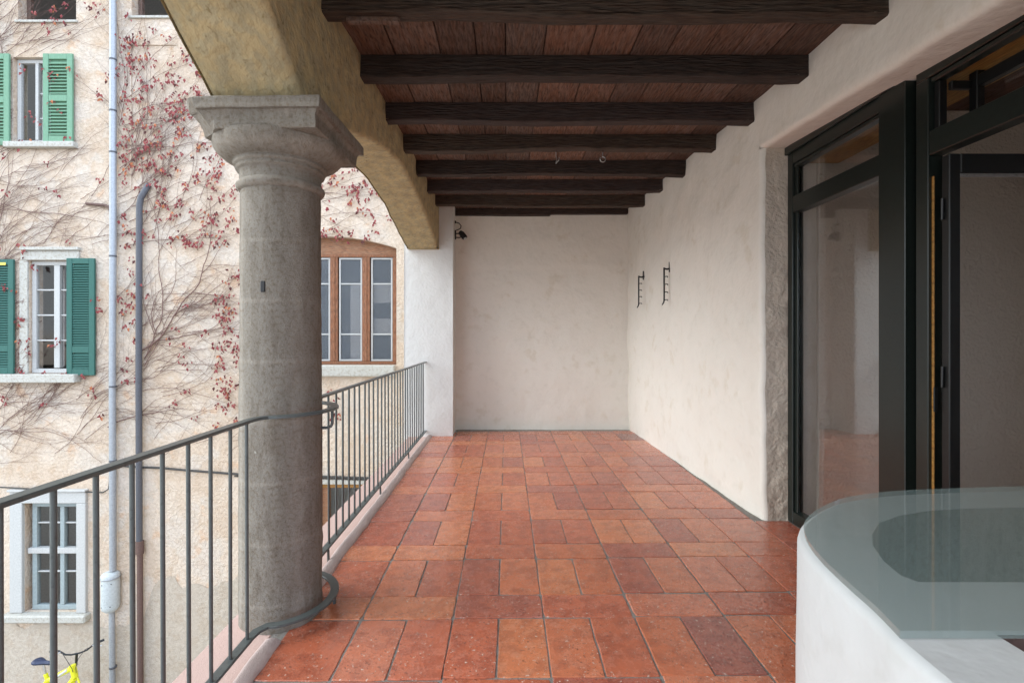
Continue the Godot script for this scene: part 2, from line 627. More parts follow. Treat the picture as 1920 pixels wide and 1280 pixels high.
	var tg := base("green_glass", lin(0.36, 0.47, 0.45, 0.22), 0.04, 0.5)
	tg.transparency = BaseMaterial3D.TRANSPARENCY_ALPHA
	var st := base("vine_bark", lin(0.19, 0.115, 0.095), 0.9, 0.3)
	tri_map(st, Vector3.ONE)
	var lf := base("vine_leaf", Color.WHITE, 0.7, 0.35)
	lf.vertex_color_use_as_albedo = true
	lf.backlight_enabled = true
	lf.backlight = Color(0.25, 0.12, 0.10)
	lf.cull_mode = BaseMaterial3D.CULL_DISABLED


# ==================================================================== the loggia's floor
func build_floor() -> void:
	var floor_root := structure("floor", span_mesh(P(-1.06, -0.30, -2.2), P(2.06, -0.0045, 7.42)), M.mortar)
	var vert_meshes := []
	var flat_meshes := []
	var COL := 0.435
	var ROW := 0.652
	var gap := 0.0035
	var make_tile := func(w: float, l: float, sd: int) -> ArrayMesh:
		var r := RandomNumberGenerator.new()
		r.seed = sd
		var st := begin()
		st.set_smooth_group(-1)
		var e := 0.004
		var n := 5
		var ring := []
		var corners := [Vector2(-w, -l) / 2, Vector2(w, -l) / 2, Vector2(w, l) / 2, Vector2(-w, l) / 2]
		for k in 4:
			for j in n:
				var q: Vector2 = corners[k].lerp(corners[(k + 1) % 4], float(j) / n)
				ring.append(q - q.normalized() * r.randf_range(0.0, 0.0042) - (q.normalized() * r.randf_range(0.002, 0.008) if j == 0 else Vector2.ZERO))
		for k in ring.size():
			var a: Vector2 = ring[k]
			var b: Vector2 = ring[(k + 1) % ring.size()]
			var ai := a - a.normalized() * e
			var bi := b - b.normalized() * e
			var away := Vector3(a.x + b.x, 0, a.y + b.y)
			quad(st, Vector3(a.x, -0.02, a.y), Vector3(b.x, -0.02, b.y), Vector3(b.x, -0.003, b.y), Vector3(a.x, -0.003, a.y), away)
			quad(st, Vector3(a.x, -0.003, a.y), Vector3(b.x, -0.003, b.y), Vector3(bi.x, 0, bi.y), Vector3(ai.x, 0, ai.y), away.normalized() + Vector3.UP)
			tri(st, Vector3(ai.x, 0, ai.y), Vector3(bi.x, 0, bi.y), Vector3(0, 0.0004, 0), Vector3.UP)
		return done(st)
	for k in 4:
		vert_meshes.append(make_tile.call(COL / 2 - gap, 0.435 - gap, 100 + k))
		flat_meshes.append(make_tile.call(COL - gap, 0.217 - gap, 200 + k))
	var narrow_vert: ArrayMesh = make_tile.call(0.31 - gap, 0.435 - gap, 301)
	var narrow_flat: ArrayMesh = make_tile.call(0.31 - gap, 0.217 - gap, 302)
	var last_vert: ArrayMesh = make_tile.call(0.32 - gap, 0.435 - gap, 303)
	var last_flat: ArrayMesh = make_tile.call(0.32 - gap, 0.217 - gap, 304)
	var door_vert: ArrayMesh = make_tile.call(0.25 - gap, 0.435 - gap, 305)
	var door_flat: ArrayMesh = make_tile.call(0.25 - gap, 0.217 - gap, 306)
	# the joints between the columns of tiles
	var edges := [-1.005, -0.69, -0.257, 0.177, 0.613, 1.05, 1.485, 1.80, 2.05]
	var lay := func(mesh: ArrayMesh, x: float, d: float) -> void:
		d += 0.026 * x
		if d > 7.34 or d < -1.2:
			return
		var k := rng.randi_range(0, 12)
		if k >= 12 or k == 7:
			k = rng.randi_range(0, 12)
		if x < -0.2 and k in [7, 12, 4]:
			k = 9
		var o := put("tile", mesh, M["terracotta_%d" % k], floor_root)
		o.position = P(x, rng.randf_range(-0.0016, 0.0016), d)
		o.rotation = Vector3(rng.randf_range(-0.005, 0.005), (PI if rng.randf() < 0.5 else 0.0) + rng.randf_range(-0.006, 0.006), rng.randf_range(-0.005, 0.005))
	for row in range(-3, 9):
		var d0 := 2.03 + row * ROW
		for c in 8:
			if c == 7 and d0 > 3.5:
				continue
			var x0: float = edges[c]
			var x1: float = edges[c + 1]
			var jog := rng.randf_range(-0.006, 0.006)
			if c == 7:
				lay.call(door_vert, (x0 + x1) / 2, d0 + 0.2175 + (jog if d0 < 3.2 else -0.06))
				if d0 < 3.2:
					lay.call(door_flat, (x0 + x1) / 2, d0 + 0.435 + 0.1085 + jog)
				continue
			if c == 0 or c == 6:
				lay.call(narrow_vert if c == 0 else last_vert, (x0 + x1) / 2, d0 + 0.2175 + jog)
				lay.call(narrow_flat if c == 0 else last_flat, (x0 + x1) / 2, d0 + 0.435 + 0.1085 + jog)
				continue
			lay.call(vert_meshes[rng.randi_range(0, 3)], x0 + COL / 4, d0 + 0.2175 + jog)
			lay.call(vert_meshes[rng.randi_range(0, 3)], x0 + COL * 0.75, d0 + 0.2175 + jog)
			lay.call(flat_meshes[rng.randi_range(0, 3)], (x0 + x1) / 2, d0 + 0.435 + 0.1085 + jog)
	# the coping outside the railing and the rounded mortar fillet that stops the tiles
	structure("coping_ledge", span_mesh(P(-1.315, -0.30, -2.2), P(-1.061, -0.006, 6.9), 0.008), M.pink_render)
	for part in [[-1.2, 2.27], [2.77, 6.88]]:
		var st := begin()
		grid(st, 60, 8, func(a: float, b: float) -> Vector3:
			var d: float = lerpf(part[0], part[1], a)
			var t := PI * b
			var v := P(-1.030 + 0.042 * cos(t), -0.008 + 0.030 * sin(t), d)
			return v + Vector3(rough(v, 6.0, 0.010), rough(v, 7.0, 0.006), 0), Vector3.UP)
		structure("mortar_fillet", done(st), M.lime_mortar)


# ==================================================================== walls of the loggia
func build_walls() -> void:
	# wall with the doors: its old plaster waves a little and rounds into the reveal of the recess
	var face := func(d: float, y: float) -> float:
		var x := lerpf(1.868, 1.745, clampf((d - 3.75) / 3.63, 0, 1)) - 0.018 * clampf(y / 2.8, 0, 1)
		return x + rough(Vector3(7, y, d), 0.9, 0.028) + rough(Vector3(3, y, d), 2.7, 0.010)
	var st := begin()
	var rad := 0.035
	grid(st, 70, 60, func(a: float, b: float) -> Vector3:
		var y := lerpf(-0.02, 2.715, b)
		var s := a * 1.12
		if s <= 1.0:
			var d := lerpf(7.42, 3.80, s)
			return P(face.call(d, y), y, d)
		var t := (s - 1.0) / 0.12 * PI / 2
		return P(face.call(3.80, y) + rad * (1.0 - cos(t)), y, 3.80 - rad * sin(t)), Vector3(-1, 0, 0.2))
	var rv := begin()
	grid(rv, 16, 120, func(a: float, b: float) -> Vector3:
		var y := lerpf(-0.02, 2.715, b)
		var x: float = lerpf(face.call(3.80, y) + rad, 2.14, a)
		return P(x, y, 3.765 + (rough(Vector3(x, y, 1), 4.0, 0.014) + rough(Vector3(x * 2.0, y, 6), 11.0, 0.007)) * minf(1.0, a * (1.0 - a) * 6.0)), Vector3(0, 0, 1))
	structure("wall_reveal", done(rv), M.reveal_plaster)
	grid(st, 70, 12, func(a: float, b: float) -> Vector3:
		var y := lerpf(2.715, 3.2, b)
		var d := lerpf(7.42, 3.80, a)
		return P(face.call(d, y), y, d), Vector3(-1, 0, 0))
	# the lintel over the recess, sagging a little towards its middle
	var soffit := func(d: float) -> float: return lerpf(2.60, 2.715, clampf((d - 1.7) / 2.1, 0, 1))
	grid(st, 60, 30, func(a: float, b: float) -> Vector3:
		var d := lerpf(3.80, -2.2, a)
		var low: float = soffit.call(d)
		var x: float = face.call(maxf(d, 0.0), 2.8)
		if b < 0.55:
			var y := lerpf(3.2, low + rad, b / 0.55)
			return P(lerpf(x, face.call(d, y), 1.0 if d > 3.7 else 0.5), y, d)
		if b < 0.75:
			var t := (b - 0.55) / 0.20 * PI / 2
			return P(x + rad * (1.0 - cos(t)), low + rad * (1.0 - sin(t)), d)
		return P(lerpf(x + rad, 2.14, (b - 0.75) / 0.25), low, d), Vector3(-1, -1, 0))
	structure("wall_right", done(st), M.plaster)
	# the body of that wall behind its face, and its stretch past the doors
	var core := begin()
	span_box(core, P(1.92, -0.3, 3.83), P(2.30, 3.2, 7.8))
	span_box(core, P(1.95, 2.78, -2.2), P(2.30, 3.2, 3.83))
	span_box(core, P(1.875, -0.3, -2.2), P(2.30, 2.70, 1.60))
	structure("wall_core", done(core), M.plaster)
	# end wall: the upper plaster coat ends in a ragged line
	var back := begin()
	grid(back, 80, 100, func(a: float, b: float) -> Vector3:
		var x := lerpf(-0.80, 1.85, a)
		var y := lerpf(-0.02, 3.2, b)
		var line := 2.30 + rough(Vector3(x, 0, 5), 1.5, 0.10)
		var d := 7.38 + rough(Vector3(x, y, 9), 0.8, 0.03) + rough(Vector3(x, y, 2), 3.0, 0.006) - 0.008 * ss(line - 0.02, line + 0.03, y)
		return P(x, y, d), Vector3(0, 0, 1))
	structure("wall_back", done(back), M.plaster)
	structure("wall_back_core", span_mesh(P(-0.70, -0.3, 7.45), P(2.30, 3.2, 7.8)), M.plaster)
	# pilaster at the end of the arcade
	var pil := begin()
	var faces := [[Vector2(-1.372, 8.2), Vector2(-1.372, 6.885)], [Vector2(-1.372, 6.885), Vector2(-0.715, 6.885)], [Vector2(-0.715, 6.885), Vector2(-0.735, 7.6)]]
	var away := [Vector3(-1, 0, 0), Vector3(0, 0, 1), Vector3(1, 0, 0)]
	for k in 3:
		var fa: Vector2 = faces[k][0]
		var fb: Vector2 = faces[k][1]
		grid(pil, 14, 60, func(a: float, b: float) -> Vector3:
			var q := fa.lerp(fb, a)
			var y := lerpf(GROUND if k == 0 else -0.4, 3.2, b)
			var v := P(q.x, y, q.y)
			var soft := 0.006 * sin(PI * a)
			return v + away[k] * (soft - 0.006 + rough(v, 2.2, 0.007) * (1.0 if a > 0.0 and a < 1.0 else 0.0)), away[k])
	structure("wall_pilaster", done(pil), M.white_plaster)
	# what carries the loggia: the storey below, seen by the light only
	structure("wall_storey_below", span_mesh(P(-1.295, GROUND, -2.2), P(6.0, -0.305, 7.9)), M.roughcast)


func ceil_y(d: float) -> float:
	return 3.073 + 0.017 * (d - 3.2)      # underside of the boards, which climb a little towards the end wall


func sloped(x0: float, x1: float, low: float, high: float, d0: float, d1: float, bevel: float) -> ArrayMesh:
	var st := begin()
	var mid := (d0 + d1) / 2
	var tilt := Basis(Vector3.RIGHT, atan(0.017))
	box(st, P((x0 + x1) / 2, ceil_y(mid) + (low + high) / 2, mid), Vector3(x1 - x0, high - low, d1 - d0), bevel, tilt)
	return done(st)


func build_roof() -> void:
	var roof := structure("ceiling", sloped(-1.32, 2.30, 0.026, 0.20, -2.2, 7.8, 0.0), M.beam_wood)
	var cuts := [-0.95, -0.685, -0.403, -0.183, -0.006, 0.224, 0.503, 0.756, 0.977, 1.204, 1.383, 1.60, 1.86]
	for k in cuts.size() - 1:
		var x0: float = cuts[k] + 0.003
		var x1: float = cuts[k + 1] - 0.003
		var y := rng.randf_range(-0.004, 0.003)
		put("plank", sloped(x0, x1, y, y + 0.022, -2.1, 7.36, 0.003), M["board_wood_%d" % ((k * 5 + k / 3) % 6)], roof)
	var where := [-0.87, -0.19, 0.48, 1.15, 1.82, 2.52, 3.17, 3.84, 4.48, 5.18, 5.86, 6.55]
	for k in where.size():
		var d: float = where[k]
		if d < 1.5:
			continue
		var w := 0.105 + rng.randf_range(-0.016, 0.016)
		var hgt := 0.132 + rng.randf_range(-0.006, 0.006)
		var low := ceil_y(d) - hgt - 0.002
		var st := begin()
		var sd := k * 13.0
		var ring := [Vector2(-1, -1), Vector2(-0.86, -1), Vector2(0.86, -1), Vector2(1, -1), Vector2(1, 1), Vector2(-1, 1)]
		var sect := func(x: float, j: int) -> Vector3:
			var shape := [Vector2(0.0, 0.06), Vector2(0.06, 0.0), Vector2(0.94, 0.0), Vector2(1.0, 0.06), Vector2(1.0, 1.0), Vector2(0.0, 1.0)]
			var q: Vector2 = shape[j % 6]
			var sag := rough(Vector3(x * 0.6, sd, 1), 1.0, 0.022) * (1.0 if q.y < 0.5 else 0.0)
			var v := P(x, low + q.y * hgt + sag, d + q.x * w)
			return v + Vector3(0, rough(Vector3(x * 2.5, sd + j, 3), 1.6, 0.006) if q.y < 0.5 else 0.0, rough(Vector3(x * 2.0, sd - j, 8), 1.6, 0.008))
		st.set_smooth_group(-1)
		var n := 28
		for a in n:
			var xa := lerpf(-1.05, 1.95, float(a) / n)
			var xb := lerpf(-1.05, 1.95, float(a + 1) / n)
			for j in 6:
				var mid: Vector3 = (sect.call(xa, j) + sect.call(xa, j + 1)) / 2 - P(xa, low + hgt * 0.5, d + w * 0.5)
				quad(st, sect.call(xa, j), sect.call(xa, j + 1), sect.call(xb, j + 1), sect.call(xb, j), mid)
		var o := put("ceiling_beam", done(st), M["beam_wood_%d" % ((k * 2) % 3)])
		var say: String = {4: "dark ceiling beam before the one with a batten, over the glass door", 6: "plain dark ceiling beam next to the beam with the batten", 7: "plain dark ceiling beam between the hooked beam and the beam beside the batten",
			9: "plain dark ceiling beam just past the hooks, third from the end wall", 10: "plain dark ceiling beam second from the end wall", 11: "plain dark ceiling beam first from the end wall"}.get(k, "")
		if k == 5:
			say = "dark ceiling beam with a short pale batten nailed under one end"
		elif k == 8:
			say = "dark ceiling beam with two small wire hooks screwed under it"
		tag(o, say, "ceiling beam", "ceiling beams across the loggia")
		if k == 5:
			var bt := begin()
			span_box(bt, P(-0.80, low - 0.022, d + 0.040), P(-0.535, low + 0.012, d + 0.070), 0.006)
			var b := put("batten", done(bt), M.board_wood_5, o)
			b.set_meta("label", "short pale batten with rounded end")
	var plate := begin()
	span_box(plate, P(-0.85, 3.045, 7.29), P(0.62, 3.142, 7.39), 0.006)
	span_box(plate, P(0.622, 3.065, 7.30), P(1.72, 3.141, 7.39), 0.006)
	tag(put("wall_plate", done(plate), M.beam_wood), "dark stepped timber plate along the top of the end wall", "timber plate", "ceiling beams across the loggia")


# ==================================================================== arcade: wall on arches
func build_arcade() -> void:
	var x_in := -0.905
	var x_out := -1.315
	var top := 3.20
	var far_pts := [[2.66, 2.377], [2.80, 2.455], [3.0, 2.53], [3.225, 2.60], [3.567, 2.69], [4.065, 2.775], [4.62, 2.81], [5.38, 2.765], [6.07, 2.66], [6.55, 2.55], [6.80, 2.497]]
	var curve := func(d: float) -> float:
		if d <= 2.38:
			var t: float = absf(d - 0.66)
			return 2.387 + sqrt(2.74 * 2.74 - minf(t, 1.72) * minf(t, 1.72)) - sqrt(2.74 * 2.74 - 1.65 * 1.65)
		for k in far_pts.size() - 1:
			var a: Array = far_pts[k]
			var b: Array = far_pts[k + 1]
			if d <= b[0]:
				var p: Array = far_pts[maxi(k - 1, 0)]
				var n: Array = far_pts[mini(k + 2, far_pts.size() - 1)]
				return cubic_interpolate(a[1], b[1], p[1], n[1], clampf((d - a[0]) / (b[0] - a[0]), 0, 1))
		return 2.497
	var ds := []
	var ys := []
	for k in 41:
		ds.append(lerpf(-0.99, 2.31, k / 40.0))
	ds.append(2.32); ds.append(2.70)
	for k in 61:
		ds.append(lerpf(2.71, 6.80, k / 60.0))
	for d in ds:
		ys.append(2.378 if d > 2.315 and d < 2.705 else maxf(curve.call(d), 2.378))
	# a section turned round the opening's edge: outer face, rounded arris, soffit, rounded arris, inner face
	var st := begin()
	var rad := 0.03
	var prof := []
	for k in 7:
		prof.append([x_out, 1.0 - k / 6.0, 0.0])
	for k in range(1, 5):
		var t := k / 4.0 * PI / 2
		prof.append([x_out + rad * (1.0 - cos(t)), 0.0, rad * (1.0 - sin(t))])
	for k in range(1, 6):
		prof.append([lerpf(x_out + rad, x_in - rad, k / 6.0), 0.0, 0.0])
	for k in range(0, 5):
		var t := k / 4.0 * PI / 2
		prof.append([x_in - rad * (1.0 - sin(t)), 0.0, rad * (1.0 - cos(t))])
	for k in range(1, 9):
		prof.append([x_in, k / 8.0, 0.0])
	var at := func(k: int, j: int) -> Vector3:
		var low: float = ys[k] + prof[j][2]
		if prof[j][1] > 0.0:
			low = ys[k] + rad
		var y: float = lerpf(low, top, prof[j][1])
		var v := P(prof[j][0], y, ds[k])
		return v + Vector3(rough(v, 1.3, 0.022) + rough(v, 5.0, 0.004), rough(v, 1.7, 0.016) * (1.0 - prof[j][1]), 0)
	st.set_smooth_group(0)
	for k in ds.size() - 1:
		for j in prof.size() - 1:
			var away := Vector3(-1, 0, 0) if j < 8 else (Vector3(0, -1, 0) if j < 16 else Vector3(1, 0, 0))
			quad(st, at.call(k, j), at.call(k, j + 1), at.call(k + 1, j + 1), at.call(k + 1, j), away)
	# foot of the far arch, a little proud of the pilaster
	var e: int = ds.size() - 1
	st.set_smooth_group(-1)
	quad(st, P(x_out, 2.49, 6.80), P(x_in, 2.49, 6.80), P(x_in, 2.49, 6.90), P(x_out, 2.49, 6.90), Vector3.DOWN)
	quad(st, P(x_in, 2.49, 6.80), P(x_in, top, 6.80), P(x_in, top, 6.90), P(x_in, 2.49, 6.90), Vector3.RIGHT)
	quad(st, P(x_out, 2.49, 6.80), P(x_out, top, 6.80), P(x_out, top, 6.90), P(x_out, 2.49, 6.90), Vector3.LEFT)
	var o := put("arcade", done(st), M.ochre_plaster)
	tag(o, "ochre plastered arcade wall with two low arches springing from the stone column", "arcade")


# ==================================================================== the room behind the glass
func build_inner_room() -> void:
	var d0 := 0.6
	var d1 := 3.80
	structure("room_floor", span_mesh(P(2.07, -0.20, d0), P(4.6, -0.012, d1)), M.terracotta_7)
	structure("room_wall_back", span_mesh(P(2.30, -0.2, d1), P(4.6, 3.0, d1 + 0.1)), M.reveal_plaster)
	var side := begin()
	span_box(side, P(4.6, -0.2, d0 - 0.1), P(4.8, 0.7, d1 + 0.1))
	span_box(side, P(4.6, 2.5, d0 - 0.1), P(4.8, 3.0, d1 + 0.1))
	span_box(side, P(4.6, 0.7, d0 - 0.1), P(4.8, 2.5, 1.6))
	span_box(side, P(4.6, 0.7, 2.4), P(4.8, 2.5, d1 + 0.1))
	structure("room_wall_side", done(side), M.plaster)
	structure("room_window_pane", span_mesh(P(4.70, 0.7, 1.6), P(4.705, 2.5, 2.4)), M.glass)
	structure("room_wall_front", span_mesh(P(2.30, -0.2, d0 - 0.1), P(4.6, 3.0, d0)), M.plaster)
	structure("room_ceiling", span_mesh(P(2.30, 3.0, d0 - 0.1), P(4.8, 3.1, d1 + 0.1)), M.board_wood_4)
	structure("lintel_board", span_mesh(P(2.14, 2.60, 1.6), P(2.42, 2.66, 3.76), 0.004), M.honey_wood)


func build_yard() -> void:
	structure("ground", span_mesh(Vector3(-60, GROUND - 0.2, -60), Vector3(60, GROUND, 60)), M.yard_ground)


# ==================================================================== column
func build_column() -> void:
	var c := thing("stone_column", "grey granite column with moulded square capital carrying the ochre arches", "column", P(-1.1, 0, 2.52))
	var shaft := begin()
	var prof := []
	for k in 41:
		var t := k / 40.0
		prof.append([0.188 - 0.009 * t * t, lerpf(-0.012, 2.034, t)])
	lathe(shaft, prof, 64, Vector3.ZERO, 0.006)
	put("shaft", done(shaft), M.granite, c)
	var ast := begin()
	lathe(ast, [[0.178, 2.030], [0.190, 2.036], [0.198, 2.044], [0.201, 2.054], [0.198, 2.064], [0.190, 2.072], [0.184, 2.078]], 64, Vector3.ZERO, 0.003)
	put("astragal", done(ast), M.granite, c)
	var cap := begin()
	lathe(cap, [[0.184, 2.074], [0.184, 2.10], [0.187, 2.126], [0.198, 2.128], [0.203, 2.136], [0.199, 2.144], [0.200, 2.148], [0.210, 2.151], [0.214, 2.160], [0.210, 2.168], [0.222, 2.170], [0.238, 2.176], [0.256, 2.186], [0.272, 2.199], [0.285, 2.214], [0.294, 2.230], [0.299, 2.245], [0.298, 2.258]], 72, Vector3.ZERO, 0.004)
	put("echinus", done(cap), M.granite, c)
	# square abacus: hollow moulding below a fillet, its outer front corner broken off
	var ab := begin()
	var sect := [[0.200, 2.252], [0.272, 2.252], [0.277, 2.256], [0.280, 2.275], [0.279, 2.295], [0.281, 2.310], [0.287, 2.320], [0.291, 2.326], [0.306, 2.328], [0.308, 2.333], [0.308, 2.370], [0.304, 2.378], [0.16, 2.379]]
	ab.set_smooth_group(-1)
	var n := 10
	var at := func(k: int, j: int) -> Vector3:
		var side := int(j / float(n)) % 4
		var t := float(j % n) / n * 2.0 - 1.0
		var h: float = sect[k][0]
		var q: Vector2 = [Vector2(t * h, -h), Vector2(h, t * h), Vector2(-t * h, h), Vector2(-h, -t * h)][side]
		var v := Vector3(q.x, sect[k][1], -q.y)
		# the broken corner
		var far := Vector2(q.x + 0.307, q.y + 0.307).length()
		var low := clampf((2.378 - sect[k][1]) / 0.12, 0, 1)
		var bite := clampf(1.0 - far / (0.03 + 0.10 * low), 0, 1) * (1.0 if sect[k][0] > 0.25 else 0.0)
		v += Vector3(0.10, 0.0, -0.10) * bite * (0.25 + 0.75 * low)
		return v + Vector3(rough(v, 9.0, 0.004), rough(v + Vector3(3, 1, 2), 9.0, 0.003), rough(v + Vector3(5, 5, 5), 9.0, 0.004))
	for k in sect.size() - 1:
		for j in 4 * n:
			var a: Vector3 = at.call(k, j)
			var slope := Vector2(sect[k + 1][0] - sect[k][0], sect[k + 1][1] - sect[k][1])
			var side := int(j / float(n)) % 4
			var flat: Vector3 = [Vector3(0, 0, 1), Vector3(1, 0, 0), Vector3(0, 0, -1), Vector3(-1, 0, 0)][side]
			quad(ab, a, at.call(k, (j + 1) % (4 * n)), at.call(k + 1, (j + 1) % (4 * n)), at.call(k + 1, j), flat * slope.y + Vector3(0, -slope.x, 0))
	var abacus := put("abacus", done(ab), M.granite, c)
	abacus.rotation.y = deg_to_rad(-1.5)
	# two small iron plugs and a nail in the shaft
	for q in [[0.45, 1.57, 0.013, 0.05], [0.62, 0.82, 0.012, 0.015]]:
		var t: float = PI / 2 + q[0] - 0.42
		var bx := box_mesh(Vector3.ZERO, Vector3(q[2] * 1.6, q[3], 0.02), 0.003)
		var o := put("plug", bx, M.black_iron if q[0] < 0.5 else M.sill_stone, c)
		o.position = Vector3(cos(t) * 0.176, q[1], sin(t) * 0.176)
		o.rotation.y = PI / 2 - t


# ==================================================================== railing
func build_railing() -> void:
	var r := thing("balcony_railing", "dark green-grey iron railing with thin upright bars, bent round the stone column", "railing", P(-1.085, 0, 2.52))
	var o := r.position
	var bar := tube_mesh([Vector3(0, 0.078, 0), Vector3(0, 0.985, 0)], 0.0072, 8)
	var k := 0
	for d in range(0, 40):
		var at := 2.157 - d * 0.1315
		if at > -1.2:
			var b := put("baluster", bar, M.iron_paint, r)
			b.position = P(-1.085, 0, at) - o
			b.rotation = Vector3(rng.randf_range(-0.002, 0.002), 0, rng.randf_range(0.0, 0.006))
	for d in range(0, 30):
		var at := 2.886 + d * 0.1325
		if at < 6.84:
			var b := put("baluster", bar, M.iron_paint, r)
			b.position = P(-1.085, 0, at) - o
			b.rotation = Vector3(rng.randf_range(-0.002, 0.002), 0, rng.randf_range(0.0, 0.005))
	# handrail and foot rail: flat bars, straight, then round the column on the loggia's side, then straight
	var path := [Vector2(-1.085, -1.3), Vector2(-1.085, 2.17), Vector2(-1.078, 2.225), Vector2(-1.05, 2.265)]
	for j in range(1, 20):
		var t := lerpf(-1.33, 1.33, j / 20.0)
		path.append(Vector2(-1.1 + 0.245 * cos(t), 2.52 + 0.265 * sin(t)))
	path += [Vector2(-1.05, 2.775), Vector2(-1.078, 2.815), Vector2(-1.085, 2.87), Vector2(-1.085, 6.885)]
	for rail in [["handrail", 0.984, 0.012, 0.040], ["foot_rail", 0.070, 0.010, 0.042]]:
		var st := begin()
		st.set_smooth_group(-1)
		var h: float = rail[2]
		var w: float = rail[3] / 2
		var rings := []
		for j in path.size():
			var dir: Vector2 = (path[mini(j + 1, path.size() - 1)] - path[maxi(j - 1, 0)]).normalized()
			var nrm := Vector2(dir.y, -dir.x)
			var ring := []
			for q in [[-1.0, 0.0], [1.0, 0.0], [1.0, 0.75], [0.86, 1.0], [-0.86, 1.0], [-1.0, 0.75]]:
				var p: Vector2 = path[j] + nrm * w * q[0]
				ring.append(P(p.x, rail[1] + h * q[1], p.y) - o)
			rings.append(ring)
		for j in path.size() - 1:
			var mid: Vector3 = (rings[j][0] + rings[j][3] + rings[j][1]) / 3
			for q in 6:
				var a: Vector3 = rings[j][q]
				var b: Vector3 = rings[j][(q + 1) % 6]
				quad(st, a, b, rings[j + 1][(q + 1) % 6], rings[j + 1][q], (a + b) / 2 - mid)
		put(rail[0], done(st), M.iron_paint, r)
	# feet under the foot rail, and the bracket into the column
	for d in [-0.6, 1.05, 3.08, 4.35, 5.6]:
		put("foot", tube_mesh([P(-1.064, -0.005, d) - o, P(-1.066, 0.072, d) - o], 0.008, 8), M.iron_paint, r)
	put("foot", tube_mesh([P(-0.868, -0.005, 2.60) - o, P(-0.868, 0.072, 2.60) - o], 0.009, 8), M.iron_paint, r)
	put("bracket", tube_mesh([P(-0.862, 0.985, 2.55) - o, P(-0.862, 0.915, 2.55) - o, P(-0.868, 0.900, 2.55) - o, P(-0.885, 0.893, 2.55) - o, P(-0.93, 0.892, 2.55) - o], 0.0075, 8), M.iron_paint, r)


